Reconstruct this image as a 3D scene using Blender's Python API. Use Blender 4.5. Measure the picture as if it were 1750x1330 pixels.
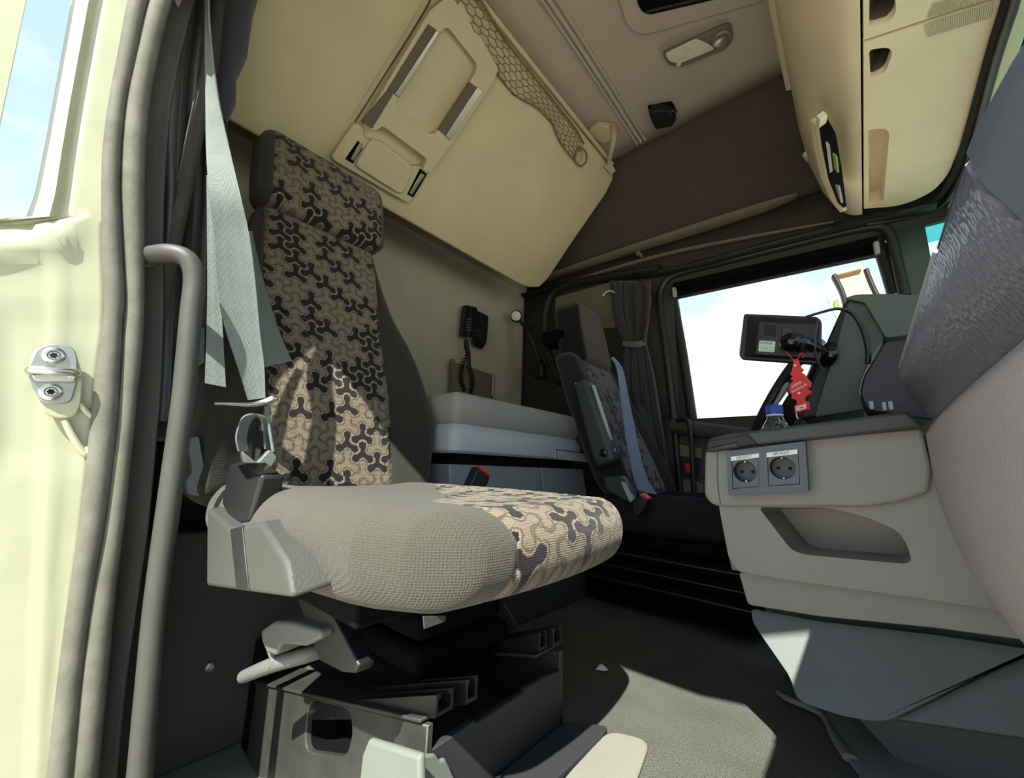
import bpy, bmesh, math, random
import numpy as np
from mathutils import Vector, Matrix

random.seed(7)
rng = np.random.default_rng(7)
for o in list(bpy.data.objects):
    bpy.data.objects.remove(o, do_unlink=True)
SC = bpy.context.scene
COL = SC.collection

# ------------------------------------------------------------------ camera
# x = forward in the cab, y = across the cab (away from the open door), z = up
EYE = np.array([0.0, 0.0, 0.5])
FPX, CX, CY = 690.0, 875.0, 665.0
_ly = np.array([(1478 - CX) / FPX, -(820 - CY) / FPX, -1.0]); _ly /= np.linalg.norm(_ly)
_rr = np.array([(61 - CX) / FPX, -(775 - CY) / FPX, -1.0]); _rr -= _ly * _rr.dot(_ly); _rr /= np.linalg.norm(_rr)
_xx = -_rr
_zz = np.cross(_xx, _ly)
ROT = np.array([_xx, _ly, _zz])
cam_d = bpy.data.cameras.new('camera')
cam_d.sensor_width = 36.0
cam_d.lens = 36.0 * FPX / 1750.0
cam_d.clip_start = 0.01
cam = bpy.data.objects.new('camera', cam_d)
COL.objects.link(cam)
mw = Matrix([list(ROT[0]) + [0], list(ROT[1]) + [0], list(ROT[2]) + [0.5], [0, 0, 0, 1]])
cam.matrix_world = mw
SC.camera = cam

# ------------------------------------------------------------------ light
SUN_DIR = np.array([-0.36, 0.80, -1.0]); SUN_DIR /= np.linalg.norm(SUN_DIR)
sun_d = bpy.data.lights.new('sun', 'SUN')
sun_d.energy = 8.0
sun_d.angle = math.radians(0.6)
sun_d.color = (1.0, 0.96, 0.86)
sun = bpy.data.objects.new('sun', sun_d)
COL.objects.link(sun)
sun.rotation_euler = Vector(SUN_DIR).to_track_quat('-Z', 'Y').to_euler()
sun.location = (1, -3, 5)

W = bpy.data.worlds.new('sky'); SC.world = W; W.use_nodes = True
nt = W.node_tree; N = nt.nodes; L = nt.links
N.clear()
out = N.new('ShaderNodeOutputWorld'); bg = N.new('ShaderNodeBackground')
tc = N.new('ShaderNodeTexCoord'); sep = N.new('ShaderNodeSeparateXYZ')
ramp = N.new('ShaderNodeValToRGB')
ramp.color_ramp.elements[0].position = 0.0; ramp.color_ramp.elements[0].color = (0.62, 0.62, 0.64, 1)
ramp.color_ramp.elements[1].position = 1.0; ramp.color_ramp.elements[1].color = (0.22, 0.36, 0.66, 1)
e = ramp.color_ramp.elements.new(0.12); e.color = (0.52, 0.56, 0.62, 1)
e = ramp.color_ramp.elements.new(0.38); e.color = (0.36, 0.46, 0.62, 1)
cn = N.new('ShaderNodeTexNoise'); cn.inputs['Scale'].default_value = 3.2; cn.inputs['Detail'].default_value = 7
cr = N.new('ShaderNodeValToRGB'); cr.color_ramp.elements[0].position = 0.46; cr.color_ramp.elements[1].position = 0.72
mx = N.new('ShaderNodeMix'); mx.data_type = 'RGBA'; mx.inputs['B'].default_value = (0.62, 0.61, 0.62, 1)
mp = N.new('ShaderNodeMapping'); mp.inputs['Scale'].default_value = (1, 1, 2.6)
L.new(tc.outputs['Generated'], sep.inputs[0]); L.new(sep.outputs['Z'], ramp.inputs['Fac'])
L.new(tc.outputs['Generated'], mp.inputs['Vector']); L.new(mp.outputs['Vector'], cn.inputs['Vector'])
L.new(cn.outputs['Fac'], cr.inputs['Fac']); L.new(cr.outputs['Color'], mx.inputs['Factor'])
L.new(ramp.outputs['Color'], mx.inputs['A']); L.new(mx.outputs['Result'], bg.inputs['Color'])
L.new(bg.outputs[0], out.inputs['Surface'])
bg.inputs['Strength'].default_value = 1.5
vs = SC.view_settings
vs.view_transform = 'Standard'; vs.look = 'None'; vs.gamma = 1.0; vs.use_curve_mapping = False
vs.exposure = 0.6
SC.cycles.diffuse_bounces = 8
SC.cycles.max_bounces = 12

# ------------------------------------------------------------------ pixel rays to points at a known depth
def ray(x, y):
    return ROT @ np.array([(x - CX) / FPX, -(y - CY) / FPX, -1.0])
def PX(x, y, X): d = ray(x, y); return EYE + d * (X / d[0])
def PY(x, y, Y): d = ray(x, y); return EYE + d * (Y / d[1])
def PZ(x, y, Z): d = ray(x, y); return EYE + d * ((Z - EYE[2]) / d[2])
def PN(x, y, p0, n):
    d = ray(x, y); n = np.array(n, float); return EYE + d * (n.dot(np.array(p0) - EYE) / n.dot(d))
def V(*a): return np.array(a, float)

# ------------------------------------------------------------------ materials
def s2l(c):
    return tuple(((v / 255) / 12.92 if v / 255 <= 0.04045 else ((v / 255 + 0.055) / 1.055) ** 2.4) for v in c)
MATS = {}
def mat(name, rgb, rough=0.6, bump=None, vary=0.08, vscale=6.0, metal=0.0, spec=0.5, sheen=0.0, attr=None, speck=None, coat=0.0):
    """rgb 0-255 albedo; bump=(kind, scale, strength, distance)"""
    m = bpy.data.materials.new(name); m.use_nodes = True
    nt = m.node_tree; N = nt.nodes; L = nt.links
    b = N['Principled BSDF']
    b.inputs['Roughness'].default_value = rough
    b.inputs['Metallic'].default_value = metal
    b.inputs['Specular IOR Level'].default_value = spec
    if sheen: b.inputs['Sheen Weight'].default_value = sheen
    if coat: b.inputs['Coat Weight'].default_value = coat
    c = s2l(rgb)
    tc = N.new('ShaderNodeTexCoord')
    geo = N.new('ShaderNodeNewGeometry')
    pos = geo.outputs['Position']
    if attr:
        a = N.new('ShaderNodeAttribute'); a.attribute_name = attr
        src = a.outputs['Color']
    else:
        rg = N.new('ShaderNodeRGB'); rg.outputs[0].default_value = (*c, 1); src = rg.outputs[0]
    nz = N.new('ShaderNodeTexNoise'); nz.inputs['Scale'].default_value = vscale; nz.inputs['Detail'].default_value = 5
    L.new(pos, nz.inputs['Vector'])
    mr = N.new('ShaderNodeMapRange'); mr.inputs['To Min'].default_value = 1 - vary; mr.inputs['To Max'].default_value = 1 + vary
    mr.inputs['From Min'].default_value = 0.3; mr.inputs['From Max'].default_value = 0.7
    L.new(nz.outputs['Fac'], mr.inputs['Value'])
    mu = N.new('ShaderNodeMix'); mu.data_type = 'RGBA'; mu.blend_type = 'MULTIPLY'; mu.inputs['Factor'].default_value = 1
    L.new(src, mu.inputs['A']); L.new(mr.outputs[0], mu.inputs['B'])
    col = mu.outputs['Result']
    if speck:   # (scale, amount): fine fibre flecks
        n2 = N.new('ShaderNodeTexNoise'); n2.inputs['Scale'].default_value = speck[0]; n2.inputs['Detail'].default_value = 2
        L.new(pos, n2.inputs['Vector'])
        m2 = N.new('ShaderNodeMapRange'); m2.inputs['From Min'].default_value = 0.35; m2.inputs['From Max'].default_value = 0.65
        m2.inputs['To Min'].default_value = 1 - speck[1]; m2.inputs['To Max'].default_value = 1 + speck[1]
        L.new(n2.outputs['Fac'], m2.inputs['Value'])
        x2 = N.new('ShaderNodeMix'); x2.data_type = 'RGBA'; x2.blend_type = 'MULTIPLY'; x2.inputs['Factor'].default_value = 1
        L.new(col, x2.inputs['A']); L.new(m2.outputs[0], x2.inputs['B']); col = x2.outputs['Result']
    L.new(col, b.inputs['Base Color'])
    if bump:
        kind, sc, st, dist = bump
        if kind == 'voronoi':
            t = N.new('ShaderNodeTexVoronoi'); t.inputs['Scale'].default_value = sc; o_ = t.outputs['Distance']
        elif kind == 'weave':
            t = N.new('ShaderNodeTexVoronoi'); t.inputs['Scale'].default_value = sc; t.inputs['Randomness'].default_value = 0.25; o_ = t.outputs['Distance']
        else:
            t = N.new('ShaderNodeTexNoise'); t.inputs['Scale'].default_value = sc; t.inputs['Detail'].default_value = 3; o_ = t.outputs['Fac']
        L.new(pos, t.inputs['Vector'])
        bp = N.new('ShaderNodeBump'); bp.inputs['Strength'].default_value = st; bp.inputs['Distance'].default_value = dist
        L.new(o_, bp.inputs['Height']); L.new(bp.outputs[0], b.inputs['Normal'])
    MATS[name] = m
    return m

mat('cream_trim', (214, 200, 168), 0.75, ('noise', 260, 0.25, 0.002))
mat('cream_cabinet', (228, 212, 176), 0.6, ('noise', 400, 0.15, 0.001), vary=0.04)
mat('ceiling_cloth', (190, 180, 160), 0.9, ('noise', 500, 0.4, 0.002), vary=0.06, vscale=4)
mat('rear_panel', (190, 187, 166), 0.8, ('noise', 300, 0.2, 0.002), vary=0.1, vscale=3)
mat('bunk_vinyl', (196, 184, 148), 0.6, ('noise', 350, 0.25, 0.002), vary=0.06, vscale=5)
mat('ladder_plastic', (190, 180, 146), 0.55, ('noise', 300, 0.1, 0.001), vary=0.04)
mat('recess_brown', (92, 84, 70), 0.7)
mat('aluminium', (190, 186, 170), 0.35, metal=0.85, vary=0.05)
mat('steel', (205, 205, 195), 0.25, metal=1.0, vary=0.05)
mat('brushed_plate', (165, 170, 165), 0.4, metal=0.8, vary=0.1, vscale=60)
mat('body_paint', (172, 177, 148), 0.35, ('noise', 30, 0.06, 0.002), vary=0.05, vscale=10, coat=0.2)
mat('rubber_seal', (102, 103, 93), 0.75, ('noise', 120, 0.3, 0.002), vary=0.18, vscale=25, spec=0.3)
mat('black_groove', (14, 14, 14), 0.9)
mat('pillar_trim', (72, 72, 68), 0.8, ('noise', 200, 0.3, 0.002), vary=0.15)
mat('handle_grey', (66, 67, 62), 0.55, ('noise', 200, 0.15, 0.001), vary=0.1, vscale=14)
mat('curtain_cloth', (52, 56, 61), 0.9, ('noise', 500, 0.3, 0.002), vary=0.15, sheen=0.2)
mat('curtain_grey', (92, 98, 100), 0.9, ('noise', 500, 0.3, 0.002), vary=0.1)
mat('belt_webbing', (112, 124, 119), 0.75, ('weave', 420, 0.5, 0.002), vary=0.08, vscale=30)
mat('belt_dark', (112, 122, 146), 0.75, ('weave', 420, 0.5, 0.002), vary=0.08, vscale=30)
mat('black_plastic', (26, 27, 29), 0.45, ('noise', 300, 0.15, 0.001), vary=0.1)
mat('black_gloss', (12, 12, 14), 0.18)
mat('black_matte', (7, 7, 9), 0.95, vary=0.1, spec=0.15)
mat('cover_plastic', (64, 66, 61), 0.6, ('voronoi', 300, 0.2, 0.002), vary=0.06)
mat('lever_plastic', (96, 100, 95), 0.55, ('noise', 260, 0.2, 0.001), vary=0.06)
mat('base_metal', (56, 56, 52), 0.5, ('noise', 90, 0.2, 0.002), vary=0.2, vscale=20)
mat('base_front', (48, 50, 52), 0.55, ('noise', 260, 0.15, 0.001), vary=0.08)
mat('plinth_pale', (112, 119, 110), 0.6, ('noise', 260, 0.15, 0.001), vary=0.06)
mat('carpet', (98, 100, 92), 0.95, ('noise', 420, 0.9, 0.006), vary=0.12, vscale=8, speck=(520, 0.45), spec=0.2)
mat('carpet_edge', (128, 130, 118), 0.85, ('noise', 200, 0.3, 0.002))
mat('floor_vinyl', (126, 132, 132), 0.6, ('noise', 300, 0.2, 0.002), vary=0.12)
mat('seat_fabric', (128, 120, 100), 0.92, ('weave', 330, 0.6, 0.0025), vary=0.05, attr='Col', sheen=0.15, spec=0.2, speck=(700, 0.12))
mat('seat_tweed', (96, 96, 86), 0.92, ('weave', 330, 1.0, 0.004), vary=0.06, speck=(330, 0.3), spec=0.2)
mat('seat_dark', (36, 33, 38), 0.95, ('weave', 420, 0.5, 0.002), vary=0.08, spec=0.2)
mat('head_brown', (62, 54, 52), 0.95, ('noise', 300, 0.4, 0.002), vary=0.08)
mat('wall_cloth', (88, 78, 72), 0.95, ('noise', 400, 0.5, 0.003), vary=0.08)
mat('wall_dark', (58, 55, 50), 0.85, ('noise', 250, 0.3, 0.002), vary=0.1)
mat('wall_olive', (122, 116, 96), 0.8, ('noise', 250, 0.2, 0.002), vary=0.06)
mat('trim_black', (32, 32, 30), 0.55, ('noise', 250, 0.2, 0.002), vary=0.1)
mat('gasket', (40, 40, 38), 0.45, vary=0.1)
mat('door_card', (72, 68, 62), 0.8, ('noise', 250, 0.3, 0.002))
mat('green_grey', (76, 88, 82), 0.55, ('noise', 260, 0.15, 0.001), vary=0.06)
mat('console_grey', (138, 138, 131), 0.6, ('noise', 260, 0.25, 0.0015), vary=0.04)
mat('dash_grey', (166, 161, 160), 0.55, ('voronoi', 260, 0.25, 0.002), vary=0.03)
mat('dash_pad', (100, 102, 110), 0.33, ('voronoi', 190, 0.4, 0.003), vary=0.06)
mat('dash_smooth', (92, 100, 112), 0.45, ('noise', 200, 0.1, 0.001), vary=0.04)
mat('console_top', (62, 66, 66), 0.5, ('noise', 300, 0.2, 0.001), vary=0.06)
mat('lower_panel', (94, 103, 100), 0.55, ('noise', 260, 0.2, 0.001), vary=0.08)
mat('socket_grey', (74, 84, 90), 0.35, vary=0.04)
mat('socket_dark', (40, 46, 50), 0.4)
mat('label_white', (232, 238, 228), 0.6, vary=0.02)
mat('sticker', (186, 220, 205), 0.5, vary=0.03)
mat('ink', (25, 30, 30), 0.7)
mat('tree_red', (214, 44, 40), 0.6, vary=0.04)
mat('tree_edge', (240, 222, 205), 0.7)
mat('string_red', (190, 40, 60), 0.6)
mat('cap_blue', (38, 72, 178), 0.35, vary=0.03)
mat('red_plastic', (214, 40, 36), 0.4, vary=0.03)
mat('mattress', (140, 139, 133), 0.9, ('noise', 500, 0.3, 0.002), vary=0.04)
mat('bunk_board', (164, 170, 172), 0.5, ('noise', 300, 0.1, 0.001), vary=0.04)
mat('bunk_box', (112, 120, 122), 0.55, ('noise', 300, 0.15, 0.001), vary=0.05)
mat('bunk_box_dark', (62, 63, 60), 0.7, ('noise', 300, 0.15, 0.001), vary=0.06)
mat('lamp_white', (232, 228, 205), 0.35)
mat('lamp_lens', (225, 215, 185), 0.15, ('noise', 90, 0.4, 0.004), vary=0.1, vscale=40)
mat('net_cord', (116, 100, 78), 0.85)
mat('pocket_vinyl', (120, 112, 92), 0.6, ('noise', 300, 0.2, 0.001))
mat('mirror_cream', (232, 206, 160), 0.5, ('noise', 120, 0.2, 0.002))
mat('paper', (235, 235, 235), 0.8)
mat('ground', (212, 202, 184), 0.95, ('noise', 8, 0.5, 0.05), vary=0.2, vscale=1.5)
mat('armrest_green', (54, 62, 58), 0.5, ('noise', 260, 0.15, 0.001), vary=0.06)
mat('clutter_green', (120, 150, 70), 0.6)

def glass(name, tint, gloss=0.06, rough=0.02):
    m = bpy.data.materials.new(name); m.use_nodes = True
    nt = m.node_tree; N = nt.nodes; L = nt.links; N.clear()
    o = N.new('ShaderNodeOutputMaterial'); t = N.new('ShaderNodeBsdfTransparent'); g = N.new('ShaderNodeBsdfGlossy')
    mx = N.new('ShaderNodeMixShader'); lw = N.new('ShaderNodeLayerWeight'); lw.inputs['Blend'].default_value = 0.12
    g.inputs['Roughness'].default_value = rough; t.inputs['Color'].default_value = (*tint, 1)
    ad = N.new('ShaderNodeMath'); ad.operation = 'MULTIPLY'; ad.inputs[1].default_value = 0.6
    L.new(lw.outputs['Fresnel'], ad.inputs[0]); L.new(ad.outputs[0], mx.inputs['Fac'])
    L.new(t.outputs[0], mx.inputs[1]); L.new(g.outputs[0], mx.inputs[2]); L.new(mx.outputs[0], o.inputs['Surface'])
    MATS[name] = m
glass('pane_clear', (0.97, 0.98, 0.98))
glass('pane_green', (0.35, 0.80, 0.72))
def pet(name):
    m = bpy.data.materials.new(name); m.use_nodes = True
    nt = m.node_tree; N = nt.nodes; L = nt.links; N.clear()
    o = N.new('ShaderNodeOutputMaterial'); t = N.new('ShaderNodeBsdfTransparent'); g = N.new('ShaderNodeBsdfGlossy')
    mx = N.new('ShaderNodeMixShader'); lw = N.new('ShaderNodeLayerWeight'); lw.inputs['Blend'].default_value = 0.35
    g.inputs['Roughness'].default_value = 0.06; t.inputs['Color'].default_value = (0.88, 0.92, 0.94, 1)
    nz = N.new('ShaderNodeTexNoise'); nz.inputs['Scale'].default_value = 45
    bp = N.new('ShaderNodeBump'); bp.inputs['Strength'].default_value = 0.9; bp.inputs['Distance'].default_value = 0.02
    geo = N.new('ShaderNodeNewGeometry'); L.new(geo.outputs['Position'], nz.inputs['Vector'])
    L.new(nz.outputs['Fac'], bp.inputs['Height']); L.new(bp.outputs[0], g.inputs['Normal']); L.new(bp.outputs[0], lw.inputs['Normal'])
    L.new(lw.outputs['Facing'], mx.inputs['Fac']); L.new(t.outputs[0], mx.inputs[1]); L.new(g.outputs[0], mx.inputs[2]); L.new(mx.outputs[0], o.inputs['Surface'])
    MATS[name] = m
pet('bottle_pet')

# ------------------------------------------------------------------ object helpers
PAR = []          # (object, parent)
def finish_mesh(me, name, m, parent, smooth=True, angle=35):
    me.validate()
    if smooth:
        me.shade_smooth()
        if angle < 180: me.set_sharp_from_angle(angle=math.radians(angle))
    if m: me.materials.append(MATS[m] if isinstance(m, str) else m)
    o = bpy.data.objects.new(name, me)
    COL.objects.link(o)
    if parent is not None: o.parent = parent
    return o
def mesh(name, verts, faces, m, parent=None, smooth=True, angle=35, bevel=0, seg=2, recalc=True):
    me = bpy.data.meshes.new(name)
    me.from_pydata([tuple(map(float, v)) for v in verts], [], [tuple(f) for f in faces])
    if recalc:
        bm = bmesh.new(); bm.from_mesh(me)
        bmesh.ops.remove_doubles(bm, verts=bm.verts, dist=1e-6)
        bmesh.ops.recalc_face_normals(bm, faces=bm.faces)
        bm.to_mesh(me); bm.free()
    o = finish_mesh(me, name, m, parent, smooth, angle)
    if bevel:
        b = o.modifiers.new('bevel', 'BEVEL'); b.width = bevel; b.segments = seg; b.limit_method = 'ANGLE'; b.angle_limit = math.radians(30)
    return o
def thing(name, label, cat, loc, group=None, kind=None):
    o = bpy.data.objects.new(name, None); COL.objects.link(o)
    o.location = tuple(map(float, loc)); o.empty_display_size = 0.05
    o['label'] = label; o['category'] = cat
    if group: o['group'] = group
    return o
def tag(o, label, cat, group=None):
    o['label'] = label; o['category'] = cat
    if group: o['group'] = group
    return o
def struct(o, label=None):
    o['kind'] = 'structure'
    if label: o['label'] = label
    return o

def box(name, c, s, m, parent=None, rot=None, bevel=0.004, seg=2):
    c = np.array(c, float); h = np.array(s, float) / 2
    vs = [V(x, y, z) * h for x in (-1, 1) for y in (-1, 1) for z in (-1, 1)]
    R = np.eye(3) if rot is None else np.array(rot)
    vs = [c + R @ v for v in vs]
    fs = [(0, 1, 3, 2), (4, 6, 7, 5), (0, 4, 5, 1), (2, 3, 7, 6), (0, 2, 6, 4), (1, 5, 7, 3)]
    return mesh(name, vs, fs, m, parent, bevel=min(bevel, min(h) * 0.9), seg=seg)
def prism(name, poly, vec, m, parent=None, bevel=0.003, seg=2):
    poly = [np.array(p, float) for p in poly]; vec = np.array(vec, float); n = len(poly)
    vs = poly + [p + vec for p in poly]
    fs = [tuple(range(n)), tuple(range(2 * n - 1, n - 1, -1))] + [(i, (i + 1) % n, n + (i + 1) % n, n + i) for i in range(n)]
    return mesh(name, vs, fs, m, parent, bevel=bevel, seg=seg)
def rounded(poly, r, n=5):
    """round the corners of a 3D planar polygon"""
    out = []; poly = [np.array(p, float) for p in poly]; k = len(poly)
    rs = r if isinstance(r, (list, tuple)) else [r] * k
    for i in range(k):
        a, b, c = poly[i - 1], poly[i], poly[(i + 1) % k]
        d1 = a - b; d2 = c - b; l1 = np.linalg.norm(d1); l2 = np.linalg.norm(d2)
        q = min(rs[i], l1 * 0.48, l2 * 0.48)
        if q <= 1e-6: out.append(b); continue
        p1 = b + d1 / l1 * q; p2 = b + d2 / l2 * q
        for t in np.linspace(0, 1, n): out.append((1 - t) ** 2 * p1 + 2 * t * (1 - t) * b + t * t * p2)
    return out
def plate_holes(name, outer, holes, vec, m, parent=None, bevel=0, seg=1):
    bm = bmesh.new(); edges = []
    for loop in [outer] + list(holes):
        vs = [bm.verts.new(tuple(map(float, p))) for p in loop]
        edges += [bm.edges.new((vs[i], vs[(i + 1) % len(vs)])) for i in range(len(vs))]
    r = bmesh.ops.triangle_fill(bm, edges=edges, use_beauty=True, use_dissolve=False)
    faces = [g for g in r['geom'] if isinstance(g, bmesh.types.BMFace)]
    e = bmesh.ops.extrude_face_region(bm, geom=faces)
    mv = [g for g in e['geom'] if isinstance(g, bmesh.types.BMVert)]
    bmesh.ops.translate(bm, verts=mv, vec=tuple(map(float, vec)))
    bmesh.ops.recalc_face_normals(bm, faces=bm.faces)
    me = bpy.data.meshes.new(name); bm.to_mesh(me); bm.free()
    o = finish_mesh(me, name, m, parent, True, 30)
    if bevel:
        b = o.modifiers.new('bevel', 'BEVEL'); b.width = bevel; b.segments = seg; b.limit_method = 'ANGLE'; b.angle_limit = math.radians(40)
    return o
def loft(name, rings, m, parent=None, cap=True, closed=True, angle=40, bevel=0):
    n = len(rings[0]); vs = [p for r in rings for p in r]; fs = []
    for i in range(len(rings) - 1):
        for j in range(n if closed else n - 1):
            a = i * n + j; b = i * n + (j + 1) % n
            fs.append((a, b, b + n, a + n))
    if cap:
        fs.append(tuple(range(n - 1, -1, -1))); fs.append(tuple(range((len(rings) - 1) * n, len(rings) * n)))
    return mesh(name, vs, fs, m, parent, angle=angle, bevel=bevel)
def pocket(name, loop, vec, m, parent=None, shrink=0.9):
    """an open recess: walls and back of a hole"""
    loop = [np.array(p, float) for p in loop]; c = sum(loop) / len(loop); vec = np.array(vec, float)
    r2 = [c + (p - c) * shrink + vec for p in loop]
    n = len(loop); vs = loop + r2
    fs = [(i, (i + 1) % n, n + (i + 1) % n, n + i) for i in range(n)] + [tuple(range(n, 2 * n))]
    return mesh(name, vs, fs, m, parent, angle=40)
def spline(pts, k=8, closed=False):
    pts = [np.array(p, float) for p in pts]; n = len(pts); o = []
    if n == 2: return [pts[0] * (1 - t) + pts[1] * t for t in np.linspace(0, 1, k)]
    rngi = range(n if closed else n - 1)
    for i in rngi:
        if closed: p0, p1, p2, p3 = pts[(i - 1) % n], pts[i], pts[(i + 1) % n], pts[(i + 2) % n]
        else: p0, p1, p2, p3 = pts[max(i - 1, 0)], pts[i], pts[i + 1], pts[min(i + 2, n - 1)]
        for t in np.arange(k) / k:
            o.append(0.5 * (2 * p1 + (p2 - p0) * t + (2 * p0 - 5 * p1 + 4 * p2 - p3) * t * t + (3 * p1 - p0 - 3 * p2 + p3) * t ** 3))
    if not closed: o.append(pts[-1])
    return o
def tube(name, path, r, m, parent=None, n=12, k=8, closed=False, smooth=True, flat=None):
    P_ = spline(path, k, closed) if smooth else [np.array(p, float) for p in path]
    c = len(P_); rings = []
    up = None
    for i in range(c):
        t = P_[(i + 1) % c] - P_[i - 1] if closed else P_[min(i + 1, c - 1)] - P_[max(i - 1, 0)]
        t = t / (np.linalg.norm(t) + 1e-12)
        if up is None:
            up = np.cross(t, V(0, 0, 1)) if abs(t[2]) < 0.9 else np.cross(t, V(0, 1, 0))
        up = up - t * up.dot(t); up /= np.linalg.norm(up); w_ = np.cross(t, up)
        rr = r if np.isscalar(r) else np.interp(i / (c - 1), np.linspace(0, 1, len(r)), r)
        ry = rr if flat is None else rr * flat
        rings.append([P_[i] + up * math.cos(a) * rr + w_ * math.sin(a) * ry for a in np.arange(n) * 2 * math.pi / n])
    if closed: rings.append(rings[0])
    return loft(name, rings, m, parent, cap=not closed, angle=60)
def ribbon(name, lefts, rights, m, parent=None, th=0.0025, k=6, bulge=0.0):
    Ls = spline(lefts, k); Rs = spline(rights, k); rings = []
    for i in range(len(Ls)):
        a, b = Ls[i], Rs[i]
        t = Ls[min(i + 1, len(Ls) - 1)] - Ls[max(i - 1, 0)]
        n = np.cross(b - a, t); n /= np.linalg.norm(n) + 1e-12
        mid = (a + b) / 2 + n * bulge
        rings.append([a + n * th / 2, mid + n * th / 2, b + n * th / 2, b - n * th / 2, mid - n * th / 2, a - n * th / 2])
    return loft(name, rings, m, parent, angle=50)
def sheet(name, grid, m, parent=None, th=0.004, off=0.0):
    """grid of points -> surface with thickness"""
    r = len(grid); c = len(grid[0]); vs = [p for row in grid for p in row]
    fs = [(i * c + j, i * c + j + 1, (i + 1) * c + j + 1, (i + 1) * c + j) for i in range(r - 1) for j in range(c - 1)]
    o = mesh(name, vs, fs, m, parent, angle=50, recalc=False)
    if th:
        s = o.modifiers.new('solid', 'SOLIDIFY'); s.thickness = th; s.offset = off
    return o
def lathe(name, base, axis, prof, m, parent=None, n=24):
    axis = np.array(axis, float); axis /= np.linalg.norm(axis)
    u = np.cross(axis, V(0, 0, 1)) if abs(axis[2]) < 0.9 else np.cross(axis, V(1, 0, 0)); u /= np.linalg.norm(u); w_ = np.cross(axis, u)
    base = np.array(base, float)
    rings = [[base + axis * h + (u * math.cos(a) + w_ * math.sin(a)) * max(r, 1e-4) for a in np.arange(n) * 2 * math.pi / n] for r, h in prof]
    return loft(name, rings, m, parent, angle=45)
def softbox(name, dims, r, res, deform, m, parent=None, color=None, puff=0.0):
    """dense rounded box in local coords centred on 0, sent through deform(p Nx3) -> world"""
    h = np.array(dims, float) / 2; r = min(r, h.min())
    allv = []; allf = []; base = 0
    for ax in range(3):
        u, v = [a for a in range(3) if a != ax]
        nu = max(3, int(dims[u] / res)); nv = max(3, int(dims[v] / res))
        gu = np.linspace(-h[u], h[u], nu + 1); gv = np.linspace(-h[v], h[v], nv + 1)
        for sgn in (-1, 1):
            A, B = np.meshgrid(gu, gv, indexing='ij')
            p = np.zeros((A.size, 3)); p[:, u] = A.ravel(); p[:, v] = B.ravel(); p[:, ax] = sgn * h[ax]
            idx = np.arange(A.size).reshape(A.shape) + base
            q = np.stack([idx[:-1, :-1], idx[1:, :-1], idx[1:, 1:], idx[:-1, 1:]], -1).reshape(-1, 4)
            flip = (sgn > 0) != (ax == 1)
            if not flip: q = q[:, ::-1]
            allv.append(p); allf.append(q); base += A.size
    p = np.concatenate(allv); f = np.concatenate(allf)
    key = np.round(p * 1e5).astype(np.int64)
    _, first, inv = np.unique(key, axis=0, return_index=True, return_inverse=True)
    p = p[first]; f = inv.ravel()[f]
    inner = np.clip(p, -(h - r), h - r); d = p - inner; ln = np.linalg.norm(d, axis=1, keepdims=True)
    q = inner + d / np.maximum(ln, 1e-9) * r
    if puff:
        t = 1 - (q / h) ** 2
        q = q.copy(); q[:, 0] += np.sign(q[:, 0]) * puff * np.clip(t[:, 1], 0, 1) * np.clip(t[:, 2], 0, 1) * (np.abs(q[:, 0]) > h[0] * 0.6)
    w_ = deform(q)
    me = bpy.data.meshes.new(name)
    me.vertices.add(len(w_)); me.vertices.foreach_set('co', w_.astype(np.float32).ravel())
    me.loops.add(f.size); me.loops.foreach_set('vertex_index', f.ravel().astype(np.int32))
    me.polygons.add(len(f)); me.polygons.foreach_set('loop_start', (np.arange(len(f)) * 4).astype(np.int32))
    me.polygons.foreach_set('loop_total', np.full(len(f), 4, np.int32))
    me.update(calc_edges=True)
    if color is not None:
        c = color(q); ca = me.color_attributes.new('Col', 'FLOAT_COLOR', 'POINT')
        ca.data.foreach_set('color', np.concatenate([c, np.ones((len(c), 1))], 1).astype(np.float32).ravel())
    return finish_mesh(me, name, m, parent, True, 180)
def frame_of(p0, xdir, ydir):
    x = np.array(xdir, float); x /= np.linalg.norm(x); y = np.array(ydir, float); y -= x * x.dot(y); y /= np.linalg.norm(y)
    return np.array(p0, float), x, y, np.cross(x, y)
def placed(c, R):
    c = np.array(c, float); R = np.array(R, float)
    return lambda q: c + q @ R.T
def text(name, s, p0, xdir, ydir, size, m, parent=None, ext=0.0003):
    cu = bpy.data.curves.new(name, 'FONT'); cu.body = s; cu.size = size; cu.align_x = 'CENTER'; cu.align_y = 'CENTER'; cu.extrude = ext
    t = bpy.data.objects.new(name, cu); COL.objects.link(t)
    dg = bpy.context.evaluated_depsgraph_get()
    me = bpy.data.meshes.new_from_object(t.evaluated_get(dg))
    bpy.data.objects.remove(t, do_unlink=True)
    o_, x, y, z = frame_of(p0, xdir, ydir)
    for v in me.vertices:
        v.co = Vector(o_ + x * v.co[0] + y * v.co[1] + z * v.co[2])
    me.materials.clear()
    return finish_mesh(me, name, m, parent, False)

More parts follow.
